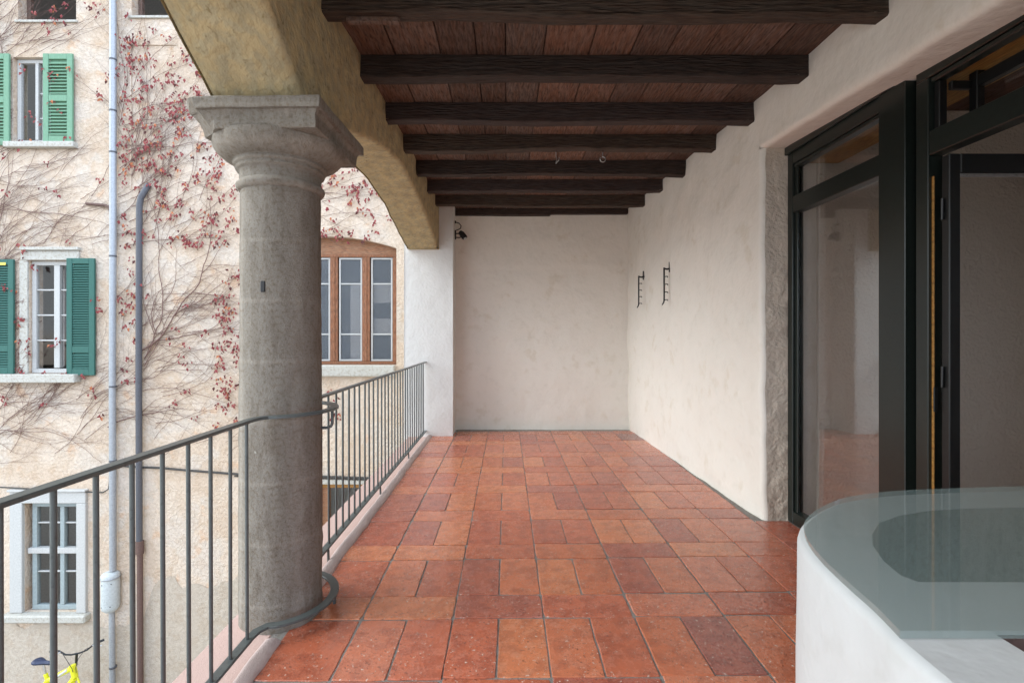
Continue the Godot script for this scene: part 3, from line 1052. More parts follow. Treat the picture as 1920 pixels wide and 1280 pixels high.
# ==================================================================== glazed entrance
func build_entrance() -> void:
	var x := 2.056
	var e := thing("glazed_entrance", "dark green framed glazed screen with transoms and an opened glass door", "glazed door", P(x, 0, 2.7))
	var o := e.position
	var piece := func(called: String, x0: float, x1: float, y0: float, y1: float, d0: float, d1: float, mat: Material, parent: Node = e, bevel := 0.004) -> MeshInstance3D:
		return put(called, span_mesh(P(x0, y0, d0) - o, P(x1, y1, d1) - o, bevel), mat, parent)
	var fp: Material = M.door_paint
	# outer frame of the fixed light
	piece.call("jamb", x - 0.006, x + 0.075, 0.0, 2.70, 3.700, 3.764, fp)
	piece.call("head", x - 0.006, x + 0.075, 2.575, 2.712, 2.83, 3.699, fp)
	piece.call("head_moulding", x - 0.030, x - 0.007, 2.655, 2.712, 1.62, 3.764, fp)
	piece.call("head", x + 0.004, x + 0.06, 2.550, 2.574, 2.83, 3.699, fp)
	piece.call("transom", x - 0.004, x + 0.07, 2.228, 2.345, 2.83, 3.699, fp)
	piece.call("threshold", x - 0.004, x + 0.07, 0.0, 0.085, 2.83, 3.699, fp)
	for g in [[2.347, 2.549], [0.086, 2.227]]:
		# the old glass does not sit quite parallel to the frame
		var skew := Basis(Vector3.UP, deg_to_rad(1.4))
		var mid := P(x + 0.040, (g[0] + g[1]) / 2, 3.265) - o
		var pane := put("pane", box_mesh(mid, Vector3(0.004, g[1] - g[0], 0.866), 0.0, skew), M.glass, e)
		put("inner_pane", box_mesh(mid + Vector3(0.016, 0, 0), Vector3(0.004, g[1] - g[0], 0.866), 0.0, skew), M.glass, pane)
		for d in [[2.832, 2.85], [3.665, 3.698]]:
			put("bead", span_mesh(P(x + 0.010, g[0], d[0]) - o, P(x + 0.026, g[1], d[1]) - o, 0.003), fp, pane)
	# the broad post, a groove, and the door's own frame
	piece.call("post", x - 0.018, x + 0.09, 0.0, 2.70, 2.640, 2.829, fp)
	piece.call("post_groove", x + 0.035, x + 0.09, 0.0, 2.70, 2.586, 2.639, M.black_paint)
	piece.call("door_jamb", x - 0.006, x + 0.07, 0.0, 2.60, 2.510, 2.585, fp)
	piece.call("head", x - 0.006, x + 0.075, 2.60, 2.70, 1.62, 2.585, fp)
	piece.call("head", x + 0.006, x + 0.06, 2.575, 2.599, 1.62, 2.509, fp)
	piece.call("transom", x - 0.004, x + 0.07, 2.222, 2.340, 1.62, 2.509, fp)
	piece.call("door_jamb", x - 0.006, x + 0.07, 0.0, 2.60, 1.61, 1.665, fp)
	# the small light above the door: its sash, set back inside
	var sash := Node3D.new()
	sash.name = "hopper_sash"
	e.add_child(sash, true)
	piece.call("stile", x + 0.02, x + 0.06, 2.341, 2.574, 2.475, 2.508, M.black_paint, sash)
	piece.call("stile", x + 0.16, x + 0.20, 2.341, 2.60, 2.430, 2.475, M.black_paint, sash)
	piece.call("rail", x + 0.16, x + 0.20, 2.52, 2.575, 1.70, 2.430, M.black_paint, sash)
	piece.call("rail", x + 0.16, x + 0.20, 2.345, 2.385, 1.70, 2.430, M.black_paint, sash)
	piece.call("rail", x + 0.06, x + 0.16, 2.52, 2.56, 2.45, 2.475, M.black_paint, sash)
	piece.call("pane", x + 0.178, x + 0.182, 2.386, 2.519, 1.70, 2.429, M.glass, sash, 0.0)
	# the opened leaf stands square to the frame, hinged beside the jamb
	var leaf := Node3D.new()
	leaf.name = "door"
	e.add_child(leaf, true)
	leaf.set_meta("label", "glass door leaf opened inwards")
	var d := 2.43
	piece.call("stile", x + 0.030, x + 0.084, 0.02, 2.205, d, d + 0.045, M.black_paint, leaf)
	piece.call("stile", x + 0.75, x + 0.84, 0.02, 2.205, d, d + 0.045, M.black_paint, leaf)
	piece.call("rail", x + 0.085, x + 0.749, 2.115, 2.205, d, d + 0.045, M.black_paint, leaf)
	piece.call("rail", x + 0.085, x + 0.749, 0.02, 0.14, d, d + 0.045, M.black_paint, leaf)
	piece.call("bead", x + 0.085, x + 0.749, 2.098, 2.114, d + 0.005, d + 0.02, M.steel, leaf, 0.002)
	piece.call("pane", x + 0.085, x + 0.749, 0.141, 2.097, d + 0.018, d + 0.022, M.glass, leaf, 0.0)
	piece.call("inner_pane", x + 0.085, x + 0.749, 0.141, 2.097, d + 0.034, d + 0.038, M.glass, leaf, 0.0)
	for h in [0.35, 1.15, 1.95]:
		put("hinge", tube_mesh([P(x + 0.022, h - 0.05, d + 0.03) - o, P(x + 0.022, h + 0.05, d + 0.03) - o], 0.007, 10), M.black_paint, leaf)
	piece.call("inner_trim", x + 0.010, x + 0.017, 0.02, 2.12, 2.496, 2.509, M.honey_wood, e, 0.002)
	piece.call("lock_plate", x + 0.006, x + 0.026, 0.98, 1.10, 2.489, 2.495, M.black_paint)


# ==================================================================== masonry counter with glass top
func build_counter() -> void:
	var glass_line := [Vector2(0.652, 0.855), Vector2(0.668, 0.9355), Vector2(0.678, 1.022), Vector2(0.694, 1.129), Vector2(0.720, 1.230), Vector2(0.757, 1.315), Vector2(0.812, 1.390), Vector2(0.893, 1.466), Vector2(0.994, 1.540), Vector2(1.10, 1.588), Vector2(1.22, 1.622), Vector2(1.343, 1.641), Vector2(1.50, 1.658), Vector2(1.673, 1.670), Vector2(1.845, 1.676)]
	var smooth := []
	for k in glass_line.size() - 1:
		for j in 4:
			var p0: Vector2 = glass_line[maxi(k - 1, 0)]
			var p3: Vector2 = glass_line[mini(k + 2, glass_line.size() - 1)]
			smooth.append(glass_line[k].cubic_interpolate(glass_line[k + 1], p0, p3, j / 4.0))
	smooth.append(glass_line[-1])
	var line := [Vector2(0.618, 0.30), Vector2(0.622, 0.50), Vector2(0.630, 0.70), Vector2(0.638, 0.845)]
	for k in smooth.size():
		var dir: Vector2 = (smooth[mini(k + 1, smooth.size() - 1)] - smooth[maxi(k - 1, 0)]).normalized()
		line.append(smooth[k] + Vector2(-dir.y, dir.x) * 0.014)
	var c := thing("masonry_counter", "white plastered masonry counter with a rounded end beside the glass doors", "counter", P(1.3, 0, 1.1))
	var o := c.position
	var st := begin()
	# sides with a softly rounded top edge
	st.set_smooth_group(0)
	var inward := func(k: int, by: float) -> Vector2:
		var dir: Vector2 = (line[mini(k + 1, line.size() - 1)] - line[maxi(k - 1, 0)]).normalized()
		return line[k] + Vector2(dir.y, -dir.x) * by
	var steps := [[0.0, -0.008], [0.0, 0.10], [0.0, 0.25], [0.0, 0.4], [0.0, 0.55], [0.0, 0.70], [0.0, 0.825], [0.003, 0.836], [0.009, 0.843], [0.016, 0.846]]
	for k in line.size() - 1:
		for j in steps.size() - 1:
			var q := []
			for s in [[k, j], [k + 1, j], [k + 1, j + 1], [k, j + 1]]:
				var p: Vector2 = inward.call(s[0], steps[s[1]][0])
				var v := P(p.x, steps[s[1]][1], p.y)
				q.append(v + Vector3(rough(v, 1.8, 0.012), 0, rough(v + Vector3(4, 4, 4), 1.8, 0.010)) * minf(1.0, (0.846 - v.y) * 4.0) - o)
			var away: Vector2 = line[k] - Vector2(1.4, 0.9)
			quad(st, q[0], q[1], q[2], q[3], P(away.x, 0, away.y) + Vector3(0, 0.1 if j > 6 else 0.0, 0))
	put("body", done(st), M.counter_plaster, c)
	# top with the two openings, cut in two along a line through both
	var outer := PackedVector2Array()
	for k in line.size():
		outer.append(inward.call(k, 0.016))
	outer.append(Vector2(1.865, 1.676))
	outer.append(Vector2(1.865, 0.30))
	var oval := PackedVector2Array()
	var oval_pts := [Vector2(0.842, 1.054), Vector2(0.828, 1.084), Vector2(0.842, 1.153), Vector2(0.88, 1.24), Vector2(0.927, 1.308), Vector2(1.0, 1.385), Vector2(1.10, 1.443), Vector2(1.213, 1.483), Vector2(1.35, 1.502), Vector2(1.513, 1.51), Vector2(1.66, 1.49), Vector2(1.70, 1.40), Vector2(1.71, 1.25), Vector2(1.69, 1.10), Vector2(1.62, 1.055), Vector2(1.2, 1.053)]
	for k in oval_pts.size():
		for j in 3:
			oval.append(oval_pts[k].lerp(oval_pts[(k + 1) % oval_pts.size()], j / 3.0))
	var pit := PackedVector2Array([Vector2(0.824, 0.868), Vector2(0.826, 0.45), Vector2(1.5, 0.45), Vector2(1.5, 0.866)])
	var tp := begin()
	for half in [PackedVector2Array([Vector2(0, 0), Vector2(1.25, 0), Vector2(1.25, 3), Vector2(0, 3)]), PackedVector2Array([Vector2(1.25, 0), Vector2(3, 0), Vector2(3, 3), Vector2(1.25, 3)])]:
		var parts := Geometry2D.intersect_polygons(outer, half)
		for hole in [oval, pit]:
			var next: Array[PackedVector2Array] = []
			for p in parts:
				next.append_array(Geometry2D.clip_polygons(p, hole))
			parts = next
		for p in parts:
			flat_poly(tp, p, func(q: Vector2) -> Vector3: return P(q.x, 0.846, q.y) - o, Vector3.UP)
	put("top", done(tp), M.counter_plaster, c)
	for hole in [[oval, 0.50, "basin", M.granite], [pit, 0.62, "fire_pit", M.rust_iron]]:
		var h := begin()
		h.set_smooth_group(-1)
		var poly: PackedVector2Array = hole[0]
		var mid := Vector2.ZERO
		for p in poly:
			mid += p / poly.size()
		for k in poly.size():
			var a: Vector2 = poly[k]
			var b: Vector2 = poly[(k + 1) % poly.size()]
			var inw := mid - (a + b) / 2
			quad(h, P(a.x, 0.8455, a.y) - o, P(b.x, 0.8455, b.y) - o, P(b.x, hole[1], b.y) - o, P(a.x, hole[1], a.y) - o, P(inw.x, 0, inw.y))
		flat_poly(h, poly, func(q: Vector2) -> Vector3: return P(q.x, hole[1], q.y) - o, Vector3.UP)
		put(hole[2], done(h), hole[3], c)
	# the glass slab
	var gs := begin()
	var outline := PackedVector2Array(smooth)
	outline.append(Vector2(1.845, 0.855))
	var up := 0.8605
	var low := 0.8475
	flat_poly(gs, outline, func(q: Vector2) -> Vector3: return P(q.x, up, q.y) - P(1.3, low, 1.1), Vector3.UP)
	flat_poly(gs, outline, func(q: Vector2) -> Vector3: return P(q.x, low, q.y) - P(1.3, low, 1.1), Vector3.DOWN)
	for k in outline.size():
		var a := outline[k]
		var b := outline[(k + 1) % outline.size()]
		var away := (a + b) / 2 - Vector2(1.35, 1.2)
		quad(gs, P(a.x, low, a.y) - P(1.3, low, 1.1), P(b.x, low, b.y) - P(1.3, low, 1.1), P(b.x, up, b.y) - P(1.3, low, 1.1), P(a.x, up, a.y) - P(1.3, low, 1.1), P(away.x, 0, away.y))
	var glass := put("glass_top", done(gs), M.green_glass)
	glass.position = P(1.3, low, 1.1)
	tag(glass, "thick green tinted glass slab lying on the white masonry counter", "glass top")


# ==================================================================== courtyard building
func rect_frame(parent: Node, called: String, r: Rect2, w: float, out0: float, out1: float, mat: Material) -> void:
	# four bars round a rectangle given in W units, w wide in W units
	var a := r.position
	var b := r.end
	for q in [[a.x, a.y, b.x, a.y + w], [a.x, b.y - w, b.x, b.y], [a.x, a.y + w + 0.05, a.x + w, b.y - w - 0.05], [b.x - w, a.y + w + 0.05, b.x, b.y - w - 0.05]]:
		put(called, span_mesh(W(q[0], q[1], out0), W(q[2], q[3], out1), 0.004), mat, parent)


func wbox(parent: Node, called: String, u0: float, v0: float, u1: float, v1: float, out0: float, out1: float, mat: Material, bevel := 0.004) -> MeshInstance3D:
	return put(called, span_mesh(W(u0, v0, out0), W(u1, v1, out1), bevel), mat, parent)


func window_part(parent: Node, called: String, label := "") -> Node3D:
	var n := Node3D.new()
	n.name = called
	parent.add_child(n, true)
	if label:
		n.set_meta("label", label)
	return n


func shutter(parent: Node, u0: float, v0: float, u1: float, v1: float, mid: float, slat_px: float, mat: Material, turn := 0.0) -> void:
	var s := window_part(parent, "shutter")
	var hinge := W(u0, v1, 0.03)
	s.position = hinge
	s.rotation.y = turn
	var px := YARD_WALL / FOCAL
	var w := (u1 - u0) * px
	var h := (v1 - v0) * px
	var st := 0.085
	var t := 0.035
	for q in [[0.0, 0.0, st, h], [w - st, 0.0, w, h]]:
		put("stile", span_mesh(Vector3(q[0], q[1], 0), Vector3(q[2], q[3], t), 0.004), mat, s)
	var ym := h * (1.0 - mid)
	for q in [[0.0, 0.10], [ym - 0.05, ym + 0.05], [h - 0.085, h]]:
		put("rail", span_mesh(Vector3(st + 0.001, q[0], 0.002), Vector3(w - st - 0.001, q[1], t - 0.003), 0.004), mat, s)
	var step := slat_px * px
	var slat := box_mesh(Vector3.ZERO, Vector3(w - 2 * st - 0.004, 0.008, step * 1.05), 0.002)
	for band in [[0.10, ym - 0.05], [ym + 0.05, h - 0.085]]:
		var y: float = band[0] + step * 0.6
		while y < band[1] - step * 0.3:
			var o := put("slat", slat, mat, s)
			o.position = Vector3(w / 2, y, t * 0.45)
			o.rotation.x = deg_to_rad(48)
			y += step
	# a closed field behind the slats
	put("backing", span_mesh(Vector3(st, 0.05, -0.012), Vector3(w - st, h - 0.05, -0.004)), mat, s)


func build_courtyard_building() -> void:
	var b := thing("courtyard_building", "old cream roughcast house front with shuttered windows across the courtyard", "building", W(300, 1288))
	b.position = Vector3.ZERO
	# openings [u0, v0, u1, v1]
	var holes := [[33.0, -60.0, 142.0, 38.0], [246.0, -60.0, 330.0, 30.0], [24.0, 107.0, 98.0, 268.0], [54.0, 488.0, 146.0, 700.0], [46.0, 942.0, 146.0, 1146.0], [420.0, 440.0, 743.0, 684.0], [600.0, 908.0, 740.0, 1200.0]]
	var us := [-900.0, 790.0]
	var vs := [-420.0, 1288.0, 1210.0]
	for h in holes:
		us += [h[0], h[2]]
		vs += [h[1], h[3]]
	us.sort()
	vs.sort()
	var st := begin()
	st.set_smooth_group(-1)
	for a in us.size() - 1:
		for c in vs.size() - 1:
			if us[a + 1] - us[a] < 0.1 or vs[c + 1] - vs[c] < 0.1:
				continue
			var m := Vector2((us[a] + us[a + 1]) / 2, (vs[c] + vs[c + 1]) / 2)
			var open := false
			for h in holes:
				open = open or (m.x > h[0] and m.x < h[2] and m.y > h[1] and m.y < h[3])
			if not open:
				quad(st, W(us[a], vs[c]), W(us[a + 1], vs[c]), W(us[a + 1], vs[c + 1]), W(us[a], vs[c + 1]), Vector3(0, 0, 1))
	for h in holes:
		var dep := -0.24
		quad(st, W(h[0], h[1]), W(h[0], h[3]), W(h[0], h[3], dep), W(h[0], h[1], dep), Vector3(1, 0, 0))
		quad(st, W(h[2], h[1]), W(h[2], h[3]), W(h[2], h[3], dep), W(h[2], h[1], dep), Vector3(-1, 0, 0))
		quad(st, W(h[0], h[1]), W(h[2], h[1]), W(h[2], h[1], dep), W(h[0], h[1], dep), Vector3(0, -1, 0))
		quad(st, W(h[0], h[3]), W(h[2], h[3]), W(h[2], h[3], dep), W(h[0], h[3], dep), Vector3(0, 1, 0))
	# the two pieces of wall over the wide window's low arch
	var arch := func(u: float) -> float: return 443.0 + 22.0 * pow(absf(u - 610.0) / 133.0, 2.0)
	for k in 30:
		var ua := lerpf(477.0, 743.0, k / 30.0)
		var ub := lerpf(477.0, 743.0, (k + 1) / 30.0)
		quad(st, W(ua, 439.9, 0.001), W(ub, 439.9, 0.001), W(ub, arch.call(ub), 0.001), W(ua, arch.call(ua), 0.001), Vector3(0, 0, 1))
		quad(st, W(ua, arch.call(ua), 0.001), W(ub, arch.call(ub), 0.001), W(ub, arch.call(ub), -0.16), W(ua, arch.call(ua), -0.16), Vector3(0, -1, 0))
	quad(st, W(419.9, 439.9, 0.001), W(477.0, 439.9, 0.001), W(477.0, 684.1, 0.001), W(419.9, 684.1, 0.001), Vector3(0, 0, 1))
	put("wall", done(st), M.roughcast, b)
	# darker, smoother render along the foot of the wall
	var foot := begin()
	foot.set_smooth_group(-1)
	var prev := Vector3.ZERO
	var prev_low := Vector3.ZERO
	for k in 401:
		var u := lerpf(-900, 790, k / 400.0)
		var v := lerpf(1166.0, 1092.0, ss(255, 300, u)) + 26.0 * bump_noise.get_noise_1d(u * 0.012) + 5.0 * bump_noise.get_noise_1d(u * 0.07)
		var p := W(u, v, 0.006)
		var q := W(u, 1288, 0.012)
		if k > 0:
			quad(foot, prev, p, q, prev_low, Vector3(0, 0, 1))
		prev = p
		prev_low = q
	put("foot_render", done(foot), M.roughcast_base, b)
	# thin bodies that close the building: rooms behind the openings
	var room := begin()
	span_box(room, W(-900, -420, -2.6), W(790, 1288, -2.7))
	span_box(room, W(-900, -430, -0.25), W(790, -420, -2.6))
	span_box(room, W(-910, -420, -0.25), W(-900, 1288, -2.6))
	span_box(room, W(790, -420, -0.25), W(800, 1288, -2.6))
	for v in [60.0, 380.0, 800.0]:
		span_box(room, W(-899, v, -0.25), W(789, v + 20, -2.59))
	put("room", done(room), M.room_paint, b)

	# --- upper window with light green shutters
	var w := window_part(b, "window", "casement window with light green shutters")
	wbox(w, "sill", 15, 268.5, 146, 279, -0.05, 0.10, M.sill_stone, 0.008)
	rect_frame(w, "frame", Rect2(24.5, 107.5, 73, 160), 7.0, -0.12, -0.06, M.white_frame_paint)
	wbox(w, "mullion", 59, 115, 65, 260, -0.12, -0.055, M.white_frame_paint)
	for q in [[32.0, 58.5, 115.0, 260.0], [65.5, 90.0, 115.0, 170.0], [65.5, 90.0, 173.0, 217.0], [65.5, 90.0, 220.0, 260.0]]:
		wbox(w, "pane", q[0], q[2], q[1], q[3], -0.092, -0.088, M.glass, 0.0)
	for v in [170.0, 217.0]:
		wbox(w, "glazing_bar", 65.5, v, 90, v + 3, -0.105, -0.075, M.white_frame_paint)
	wbox(w, "curtain", 32, 116, 56, 259, -0.40, -0.37, M.curtain_cloth)
	shutter(b, 86, 104, 141, 269, 0.50, 6.2, M.light_green_paint, deg_to_rad(0))
	shutter(b, -40, 104, 23, 274, 0.50, 6.2, M.light_green_paint, deg_to_rad(0))

	# --- middle window, stone surround and dark green shutters
	w = window_part(b, "window", "eight pane casement window with dark green shutters")
	wbox(w, "surround", 41, 470, 150, 487.8, -0.02, 0.035, M.sill_stone, 0.006)
	wbox(w, "surround", 43, 464, 152, 469.8, -0.02, 0.075, M.sill_stone, 0.006)
	wbox(w, "surround", 38, 488, 53.5, 700, -0.02, 0.028, M.sill_stone, 0.006)
	wbox(w, "sill", -40, 700.5, 152, 716, -0.05, 0.14, M.sill_stone, 0.01)
	rect_frame(w, "frame", Rect2(54.5, 488.5, 91, 211), 8.0, -0.10, -0.04, M.white_frame_paint)
	wbox(w, "mullion", 97, 497, 108, 690, -0.10, -0.03, M.white_frame_paint)
	for k in 4:
		var v0 := 497.0 + k * 47.5
		for q in [[63.0, 96.8], [108.2, 137.0]]:
			wbox(w, "pane", q[0], v0, q[1], v0 + 44.5, -0.072, -0.068, M.glass, 0.0)
			if k < 3:
				wbox(w, "glazing_bar", q[0], v0 + 44.6, q[1], v0 + 47.4, -0.085, -0.05, M.white_frame_paint)
	wbox(w, "curtain", 62, 498, 78, 690, -0.42, -0.40, M.curtain_cloth)
	shutter(b, 130, 485, 182, 703, 0.78, 4.6, M.dark_green_paint)
	shutter(b, -26, 487, 31, 700, 0.78, 4.6, M.dark_green_paint)
	put("tape", span_mesh(W(-20, 493, 0.068), W(18, 498, 0.072), 0.002), M.yellow_tape, b)

	# --- ground floor window in a white surround
	w = window_part(b, "window", "ground floor sash window in a broad white surround")
	wbox(w, "surround", 22, 920, 164, 941.8, -0.02, 0.05, M.white_frame_paint, 0.008)
	wbox(w, "surround", 22, 942, 45.5, 1146, -0.02, 0.05, M.white_frame_paint, 0.008)
	wbox(w, "surround", 146.5, 942, 164, 1146, -0.02, 0.05, M.white_frame_paint, 0.008)
	wbox(w, "moulding", 20, 916, 166, 919.8, -0.02, 0.08, M.white_frame_paint, 0.006)
	wbox(w, "sill", 12, 1146.5, 170, 1161, -0.05, 0.13, M.sill_stone, 0.02)
	rect_frame(w, "frame", Rect2(54, 942.5, 91.5, 203), 9.0, -0.12, -0.05, M.blue_frame_paint)
	wbox(w, "transom", 50, 1028, 146, 1038, -0.11, -0.01, M.white_frame_paint)
	wbox(w, "mullion", 107, 951.5, 115, 1136, -0.115, -0.045, M.blue_frame_paint)
	for q in [[63.0, 106.8], [115.2, 136.8]]:
		for v in [[951.6, 981.0], [984.0, 1027.5], [1038.5, 1073.0], [1076.0, 1136.0]]:
			wbox(w, "pane", q[0], v[0], q[1], v[1], -0.09, -0.086, M.glass, 0.0)
		for v in [981.2, 1073.2]:
			wbox(w, "glazing_bar", q[0], v, q[1], v + 2.6, -0.105, -0.065, M.white_frame_paint)

	# --- wide wooden window under a low arch, obscured glass
	w = window_part(b, "window", "wide wooden window with obscured glass under a low arch")
	var head := begin()
	head.set_smooth_group(-1)
	for k in 30:
		var ua := lerpf(478.0, 742.5, k / 30.0)
		var ub := lerpf(478.0, 742.5, (k + 1) / 30.0)
		quad(head, W(ua, arch.call(ua) - 2.0, -0.12), W(ub, arch.call(ub) - 2.0, -0.12), W(ub, 479, -0.12), W(ua, 479, -0.12), Vector3(0, 0, 1))
		quad(head, W(ua, 479, -0.12), W(ub, 479, -0.12), W(ub, 479, -0.18), W(ua, 479, -0.18), Vector3.DOWN)
	put("head_panel", done(head), M.lintel_wood, w)
	wbox(w, "rail", 478, 475, 742.5, 480, -0.17, -0.11, M.window_wood)
	wbox(w, "rail", 478, 678, 742.5, 683.5, -0.17, -0.105, M.window_wood)
	var posts := [478.0, 552.0, 614.0, 675.0, 733.0]
	for k in 5:
		wbox(w, "post", posts[k], 480.2, posts[k] + (14.5 if k > 0 and k < 4 else 8.5), 677.8, -0.17, -0.112 if k % 2 == 0 else -0.108, M.window_wood)
		if k == 0 or k == 4:
			continue
		wbox(w, "meeting_bead", posts[k] + 6.5, 480.4, posts[k] + 9.5, 677.6, -0.107, -0.098, M.window_wood)
	var lights := [[488.0, 551.5], [568.5, 613.5], [630.5, 674.5], [691.5, 732.5]]
	for l in lights:
		rect_frame(w, "sash", Rect2(l[0], 481.0, l[1] - l[0], 196.5), 3.2, -0.155, -0.125, M.white_frame_paint)
		for v in [[484.5, 529.0], [532.0, 625.0], [628.0, 674.0]]:
			wbox(w, "pane", l[0] + 3.3, v[0], l[1] - 3.3, v[1], -0.144, -0.140, M.obscure_glass, 0.0)
		for v in [529.1, 625.1]:
			wbox(w, "glazing_bar", l[0] + 3.3, v, l[1] - 3.3, v + 2.8, -0.155, -0.130, M.white_frame_paint)
	wbox(w, "sill", 470, 684.2, 741, 705, -0.16, 0.10, M.sill_stone, 0.012)
	wbox(w, "blind", 648, 530, 674, 676, -0.26, -0.23, M.curtain_cloth)
	wbox(w, "blind", 690, 531, 733, 566, -0.26, -0.23, M.curtain_cloth)
	wbox(w, "blind", 690, 596, 733, 628, -0.26, -0.23, M.curtain_cloth)

	# --- ground floor opening below it, wooden frame
	w = window_part(b, "window", "ground floor opening with an orange wooden frame")
	wbox(w, "frame", 600.5, 908.5, 739.5, 916, -0.12, -0.05, M.honey_wood)
	wbox(w, "frame", 600.5, 916.2, 615, 1199, -0.12, -0.055, M.lintel_wood)
	wbox(w, "frame", 725, 916.2, 739.5, 1199, -0.12, -0.055, M.lintel_wood)
	wbox(w, "pane", 615.2, 916.4, 724.8, 1199, -0.092, -0.088, M.glass, 0.0)
	wbox(b, "lintel_band", 598, 896, 745, 907.8, -0.02, 0.012, M.sill_stone)

	# --- attic openings along the top
	for h in [[33.0, 142.0, 38.0], [246.0, 330.0, 30.0]]:
		var a := window_part(b, "window", "dark attic opening")
		wbox(a, "sill", h[0] - 4, h[2] + 0.4, h[1] + 4, h[2] + 5, -0.05, 0.03, M.sill_stone)
		wbox(a, "frame", h[0] + 0.5, -59, h[0] + 8, h[2] - 0.5, -0.20, -0.14, M.board_wood_3)
		wbox(a, "frame", h[1] - 8, -59, h[1] - 0.5, h[2] - 0.5, -0.20, -0.14, M.board_wood_3)
	# a shallow raised panel of older render beside the downpipe
	var old := begin()
	span_box(old, W(246, 82, 0.0), W(330, 85, 0.018))
	span_box(old, W(244, 82, 0.0), W(247, 355, 0.016))
	put("render_edge", done(old), M.roughcast, b)


func build_pipes() -> void:
	# zinc downpipe with clips and a collector box, then the cast-iron one
	var z := thing("downpipe", "pale blue-grey zinc downpipe running full height of the roughcast wall", "downpipe", W(218, 1288, 0.09))
	var o := z.position
	put("pipe", tube_mesh([W(218, -420, 0.075) - o, W(218, 440, 0.075) - o, W(217, 700, 0.075) - o, W(218, 1065, 0.075) - o], 0.047, 14), M.zinc, z)
	put("lower_pipe", tube_mesh([W(216, 1140, 0.075) - o, W(217, 1288, 0.075) - o], 0.040, 14), M.zinc, z)
	for v in [115.0, 210.0, 287.0, 480.0, 722.0, 860.0, 1243.0]:
		put("clip", tube_mesh([W(218, v, 0.075) - o, W(218, v + 3, 0.075) - o], 0.052, 14), M.cast_iron, z)
	put("branch", tube_mesh([W(165, 383, 0.04) - o, W(200, 386, 0.04) - o, W(209, 390, 0.045) - o, W(212, 400, 0.05) - o, W(212, 462, 0.05) - o], 0.022, 8), M.rust_iron, z)
	var bx := thing("collector_box", "rounded pale grey box joined to the zinc downpipe", "pipe box", W(215, 1139, 0.09))
	var st := begin()
	lathe(st, [[0.03, -0.02], [0.075, 0.0], [0.115, 0.04], [0.122, 0.08], [0.122, 0.46], [0.118, 0.50], [0.122, 0.52], [0.122, 0.56], [0.10, 0.585], [0.05, 0.60], [0.0, 0.60]], 20)
	put("body", done(st), M.grey_box_paint, bx)
	var seam := begin()
	lathe(seam, [[0.1225, 0.505], [0.130, 0.51], [0.130, 0.525], [0.1225, 0.53]], 20)
	put("seam", done(seam), M.zinc, bx)
	for q in [[-0.5, 0.10], [0.6, 0.11], [-0.4, 0.44], [0.7, 0.45]]:
		put("rivet", box_mesh(Vector3(sin(q[0]) * 0.122, q[1], cos(q[0]) * 0.122), Vector3.ONE * 0.014, 0.003), M.cast_iron, bx)
	var i := thing("downpipe", "dark cast iron downpipe with bent top beside the zinc downpipe", "downpipe", W(268, 1288, 0.09))
	o = i.position
	put("pipe", tube_mesh([W(280, 348, 0.03) - o, W(277, 358, 0.06) - o, W(270, 372, 0.075) - o, W(267, 388, 0.075) - o, W(266, 700, 0.075) - o, W(267, 1018, 0.075) - o], 0.044, 14), M.cast_iron, i)
	put("lower_pipe", tube_mesh([W(268, 1030, 0.075) - o, W(269, 1288, 0.075) - o], 0.041, 14), M.rust_iron, i)
	put("collar", tube_mesh([W(268, 1010, 0.075) - o, W(268, 1034, 0.075) - o], 0.056, 14), M.rust_iron, i)
	# cables along the storey line
	var c := thing("wall_cable", "black cable sagging along the roughcast wall between the pipes and lower windows", "cable", W(300, 880, 0.03))
	o = c.position
	put("run", tube_mesh([W(-200, 905, 0.05) - o, W(0, 911, 0.05) - o, W(60, 914, 0.06) - o, W(140, 919, 0.06) - o, W(195, 922, 0.03) - o, W(206, 915, 0.03) - o, W(210, 880, 0.03) - o], 0.011, 6), M.cable_black, c)
	put("run", tube_mesh([W(222, 871, 0.03) - o, W(250, 874, 0.03) - o, W(300, 876, 0.03) - o, W(370, 882, 0.03) - o, W(450, 888, 0.03) - o, W(600, 892, 0.03) - o, W(690, 895, 0.03) - o, W(780, 897, 0.03) - o], 0.017, 6), M.cable_black, c)
	put("run", tube_mesh([W(440, 892, 0.02) - o, W(600, 896, 0.02) - o, W(690, 899, 0.02) - o, W(780, 901, 0.02) - o], 0.010, 6), M.cable_black, c)


# ==================================================================== creepers
var stems: SurfaceTool
var leaves: SurfaceTool
var leaf_rate: Callable
var stem_budget := 0

func blocked(u: float, v: float) -> bool:
	for h in [[26.0, 107.0, 84.0, 266.0], [56.0, 490.0, 128.0, 698.0], [590.0, 476.0, 743.0, 705.0]]:
		if u > h[0] and u < h[2] and v > h[1] and v < h[3]:
			return true
	return u > 772 or v > 872


